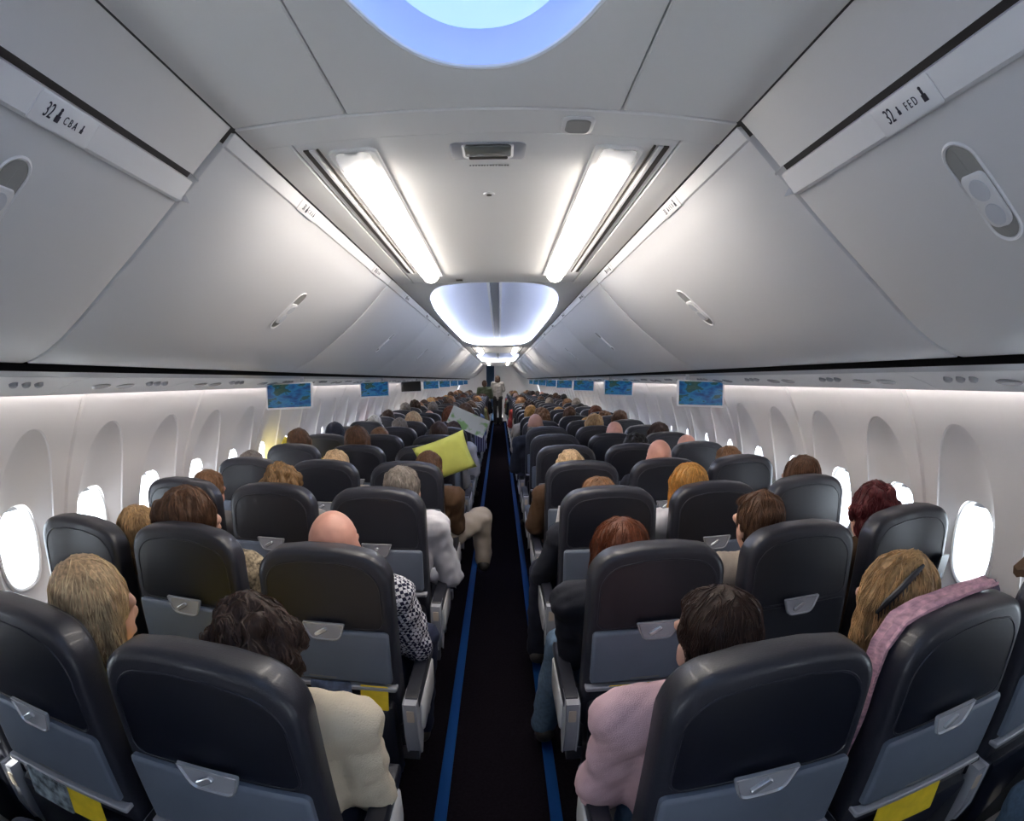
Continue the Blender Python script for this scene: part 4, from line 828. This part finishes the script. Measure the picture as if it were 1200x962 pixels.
# unfolded map
mm = mat('printed_map', (0.78, 0.80, 0.74), 0.7); nt = mm.node_tree; tc = nt.nodes.new('ShaderNodeTexCoord'); gr = nt.nodes.new('ShaderNodeTexNoise'); gr.inputs['Scale'].default_value = 7; gr.inputs['Detail'].default_value = 3; crr = nt.nodes.new('ShaderNodeValToRGB')
e = crr.color_ramp.elements; e[0].position = 0.54; e[0].color = (0.80, 0.82, 0.76, 1); e[1].position = 0.60; e[1].color = (0.33, 0.56, 0.22, 1); nt.links.new(tc.outputs['Object'], gr.inputs['Vector']); nt.links.new(gr.outputs['Fac'], crr.inputs[0]); nt.links.new(crr.outputs[0], nt.nodes['Principled BSDF'].inputs['Base Color'])
b = MB(); nx, nz = 16, 8; W_, H_ = 0.40, 0.19
for off in (0.0, 0.0012):
    g = [(W_ * (i / nx - 0.5), off + 0.012 * abs((i / nx * 4) % 2 - 1) + 0.006 * math.sin(3 * j / nz), H_ * (j / nz - 0.5)) for i in range(nx + 1) for j in range(nz + 1)]
    b.add(g, [(i * (nz + 1) + j, (i + 1) * (nz + 1) + j, (i + 1) * (nz + 1) + j + 1, i * (nz + 1) + j + 1) for i in range(nx) for j in range(nz)])
tag(obj('map', b, mm, loc=(-0.29, 5.86, 1.165), rot=(0, math.radians(24), 0)), 'unfolded white map with green areas held up beside the aisle', 'map')
def sheet(name, w, h, t, m, label, cat, loc, rot, grp=None):
    b = MB(); b.slab(rrect(-w / 2, w / 2, -h / 2, h / 2, 0.004, 3), [(0, 0), (t * 0.5, -0.0006), (t, 0)], lambda a, c, d: (a, d + 0.004 * math.cos(a * 9), c)); return tag(obj(name, b, m), label, cat, grp) if False else tag(link(name, b.mesh(name, m), None, loc, rot), label, cat, grp)
card_m = M['yellow']
for (s, row, dx, w, lb) in (('C', 2, 0.135, 0.085, 'yellow safety card in the seat pocket of the bald man\'s seat'), ('D', 2, -0.09, 0.09, 'yellow safety card in the auburn-haired passenger\'s seat pocket, aisle end'), ('D', 2, 0.01, 0.08, 'darker yellow card next to the aisle-end card in the same pocket'), ('D', 3, -0.11, 0.10, 'bright yellow safety card in the pocket of the aisle seat ahead of the auburn hair'), ('A', 1, -0.05, 0.20, 'yellow safety card in the window seat pocket behind the fair-haired woman'), ('B', 1, 0.04, 0.16, 'yellow safety card in the pocket of the fair-haired woman\'s seat'), ('D', 1, 0.10, 0.2, 'yellow-green card in the pocket of the pink-sleeved person\'s seat'), ('E', 1, -0.04, 0.2, 'yellow card in the pocket under the pink scarf seat')):
    x, y, z = at(s, row); sheet('safety_card', w, 0.085, 0.002, card_m, lb, 'safety card', (x + dx, y - 0.036, 0.632), (-0.12, 0.03, 0), 'safety cards in the seat pockets')
x, y, z = at('C', 2); sheet('magazine', 0.13, 0.10, 0.006, mat('magazine_cover', (0.10, 0.13, 0.22), 0.35, var=0.7, vscale=25), 'dark glossy magazine beside the yellow card in the bald man\'s seat pocket', 'magazine', (x + 0.0, y - 0.040, 0.63), (-0.12, -0.03, 0))
x, y, z = at('B', 1); sheet('magazine', 0.14, 0.09, 0.006, mat('magazine_clear', (0.20, 0.24, 0.27), 0.2, var=0.8, vscale=40), 'grey crumpled wrapper in the pocket of the fair-haired woman\'s seat', 'wrapper', (x - 0.06, y - 0.042, 0.636), (-0.12, 0.06, 0))
pm_ = mat('newsprint', (0.72, 0.70, 0.70), 0.7)
nr = tag(empty('newspaper', (0.362, 3.045, 0.785), (-0.1, math.radians(10), 0.1)), 'folded white paper with pink patch beside the right aisle seat', 'newspaper')
b = MB(); b.slab(rrect(-0.036, 0.036, -0.12, 0.12, 0.004, 3), [(-0.004, 0.002), (0, 0), (0.008, 0.002)], lambda a, c, d: (a, d, c)); obj('sheets', b, pm_, nr)
b = MB(); b.slab(rrect(-0.016, 0.020, -0.05, 0.035, 0.002, 2), [(-0.0052, 0), (-0.003, 0)], lambda a, c, d: (a, d, c)); obj('printed_patch', b, mat('pink_print', (0.65, 0.16, 0.26), 0.6), nr)
b = MB(); b.slab(rrect(-0.042, 0.042, -0.065, 0.065, 0.008, 4), [(-0.004, 0.001), (-0.003, 0), (0.003, 0), (0.004, 0.001)], lambda a, c, d: (a, d, c)); tag(obj('tablet', b, M['dark'], loc=(1.625, 1.512, 0.885), rot=(0.1, math.radians(12), 0.35)), 'dark tablet propped by the window beside the red-haired passenger\'s seat', 'tablet')
# scarf and jackets over the seat tops
def drape(name, path, w, m, label, cat, seed, t=0.006, amp=0.010):
    """cloth strip following a path (points, across vectors)"""
    P_ = [Vector(p) for p, a in path]; A_ = [Vector(a).normalized() for p, a in path]; N = 40; nw = 8; rs = random.Random(seed); b = MB(); rings = []
    for i in range(N + 1):
        f = i / N * (len(P_) - 1); k = min(int(f), len(P_) - 2); u = f - k; u2 = u * u * (3 - 2 * u)
        p = P_[k].lerp(P_[k + 1], u); a = A_[k].lerp(A_[k + 1], u2); tn = (P_[k + 1] - P_[k]).normalized(); n = tn.cross(a).normalized(); ring = []
        for j in range(nw + 1):
            v = j / nw - 0.5; ring.append(p + a * w * v + n * (amp * math.sin(v * 14 + i * 0.25) + 0.5 * amp * math.sin(v * 31 + i * 0.5)))
        rings.append(ring + [q + n * t for q in ring[::-1]])
    b.loft(rings, True, True, True); return tag(obj(name, b, m), label, cat)
sc = mat('cloth_pink_scarf', (0.62, 0.36, 0.42), 0.85, var=0.35, vscale=40, stretch=(1, 1, 3))
drape('scarf', [((1.10, 0.825, 1.149), (0, 1, 0)), ((0.97, 0.825, 1.153), (0, 1, 0)), ((0.87, 0.825, 1.147), (0, 1, 0)), ((0.80, 0.83, 1.122), (0, 1, 0)), ((0.760, 0.83, 1.075), (0, 1, 0)), ((0.746, 0.83, 1.00), (0, 1, 0)), ((0.745, 0.84, 0.90), (0, 1, 0)), ((0.745, 0.85, 0.80), (0, 1, 0))], 0.062, sc, 'pink plaid scarf draped over the blonde woman\'s seat', 'scarf', 2, t=0.008, amp=0.003)
drape('jacket', [((1.25, 0.80, 1.120), (0, 1, 0)), ((1.36, 0.81, 1.146), (0, 1, 0)), ((1.48, 0.82, 1.148), (0, 1, 0)), ((1.60, 0.82, 1.135), (0, 1, 0)), ((1.68, 0.82, 1.08), (0, 1, 0))], 0.12, brownc, 'brown jacket laid over the window seat beyond the scarf', 'jacket', 4, t=0.02, amp=0.004)
cushion('bundled_shawl', 0.12, 0.07, 0.08, cloth('purple_shawl', (0.07, 0.04, 0.09)), 'purple bundled cloth between the pink scarf and the window', 'shawl', (1.215, 0.93, 1.06), (0.3, 0.2, 0.3))
cushion('yellow_glow_cloth', 0.06, 0.26, 0.22, yellowc, 'yellow cloth added for the yellow glow by the left window near the brown-haired passenger', 'jacket', (-1.635, 4.27, 1.03), (0, 0.12, 0))  # made-up yellow cloth, added to stand for the yellow glow at this window
P('B', 0, 'passenger in navy seated directly behind the fair-haired woman', ztop=1.18, hair='short', hairc='dark brown', shirt=navy, trousers=cloth('navy_jeans', (0.010, 0.018, 0.045)), nstr=0)
P('A', 0, 'passenger in navy by the window behind the window seat', ztop=1.18, hair='short', hairc='brown', shirt=navy, trousers=cloth('navy_jeans', (0.010, 0.018, 0.045)), nstr=0, bulk=0.92)
P('F', 0, 'passenger in jeans by the window behind the brown jacket', ztop=1.18, hair='short', hairc='brown', shirt=black, trousers=jeans, nstr=0, bulk=0.92)
bpy.data.scenes.remove(TMP)
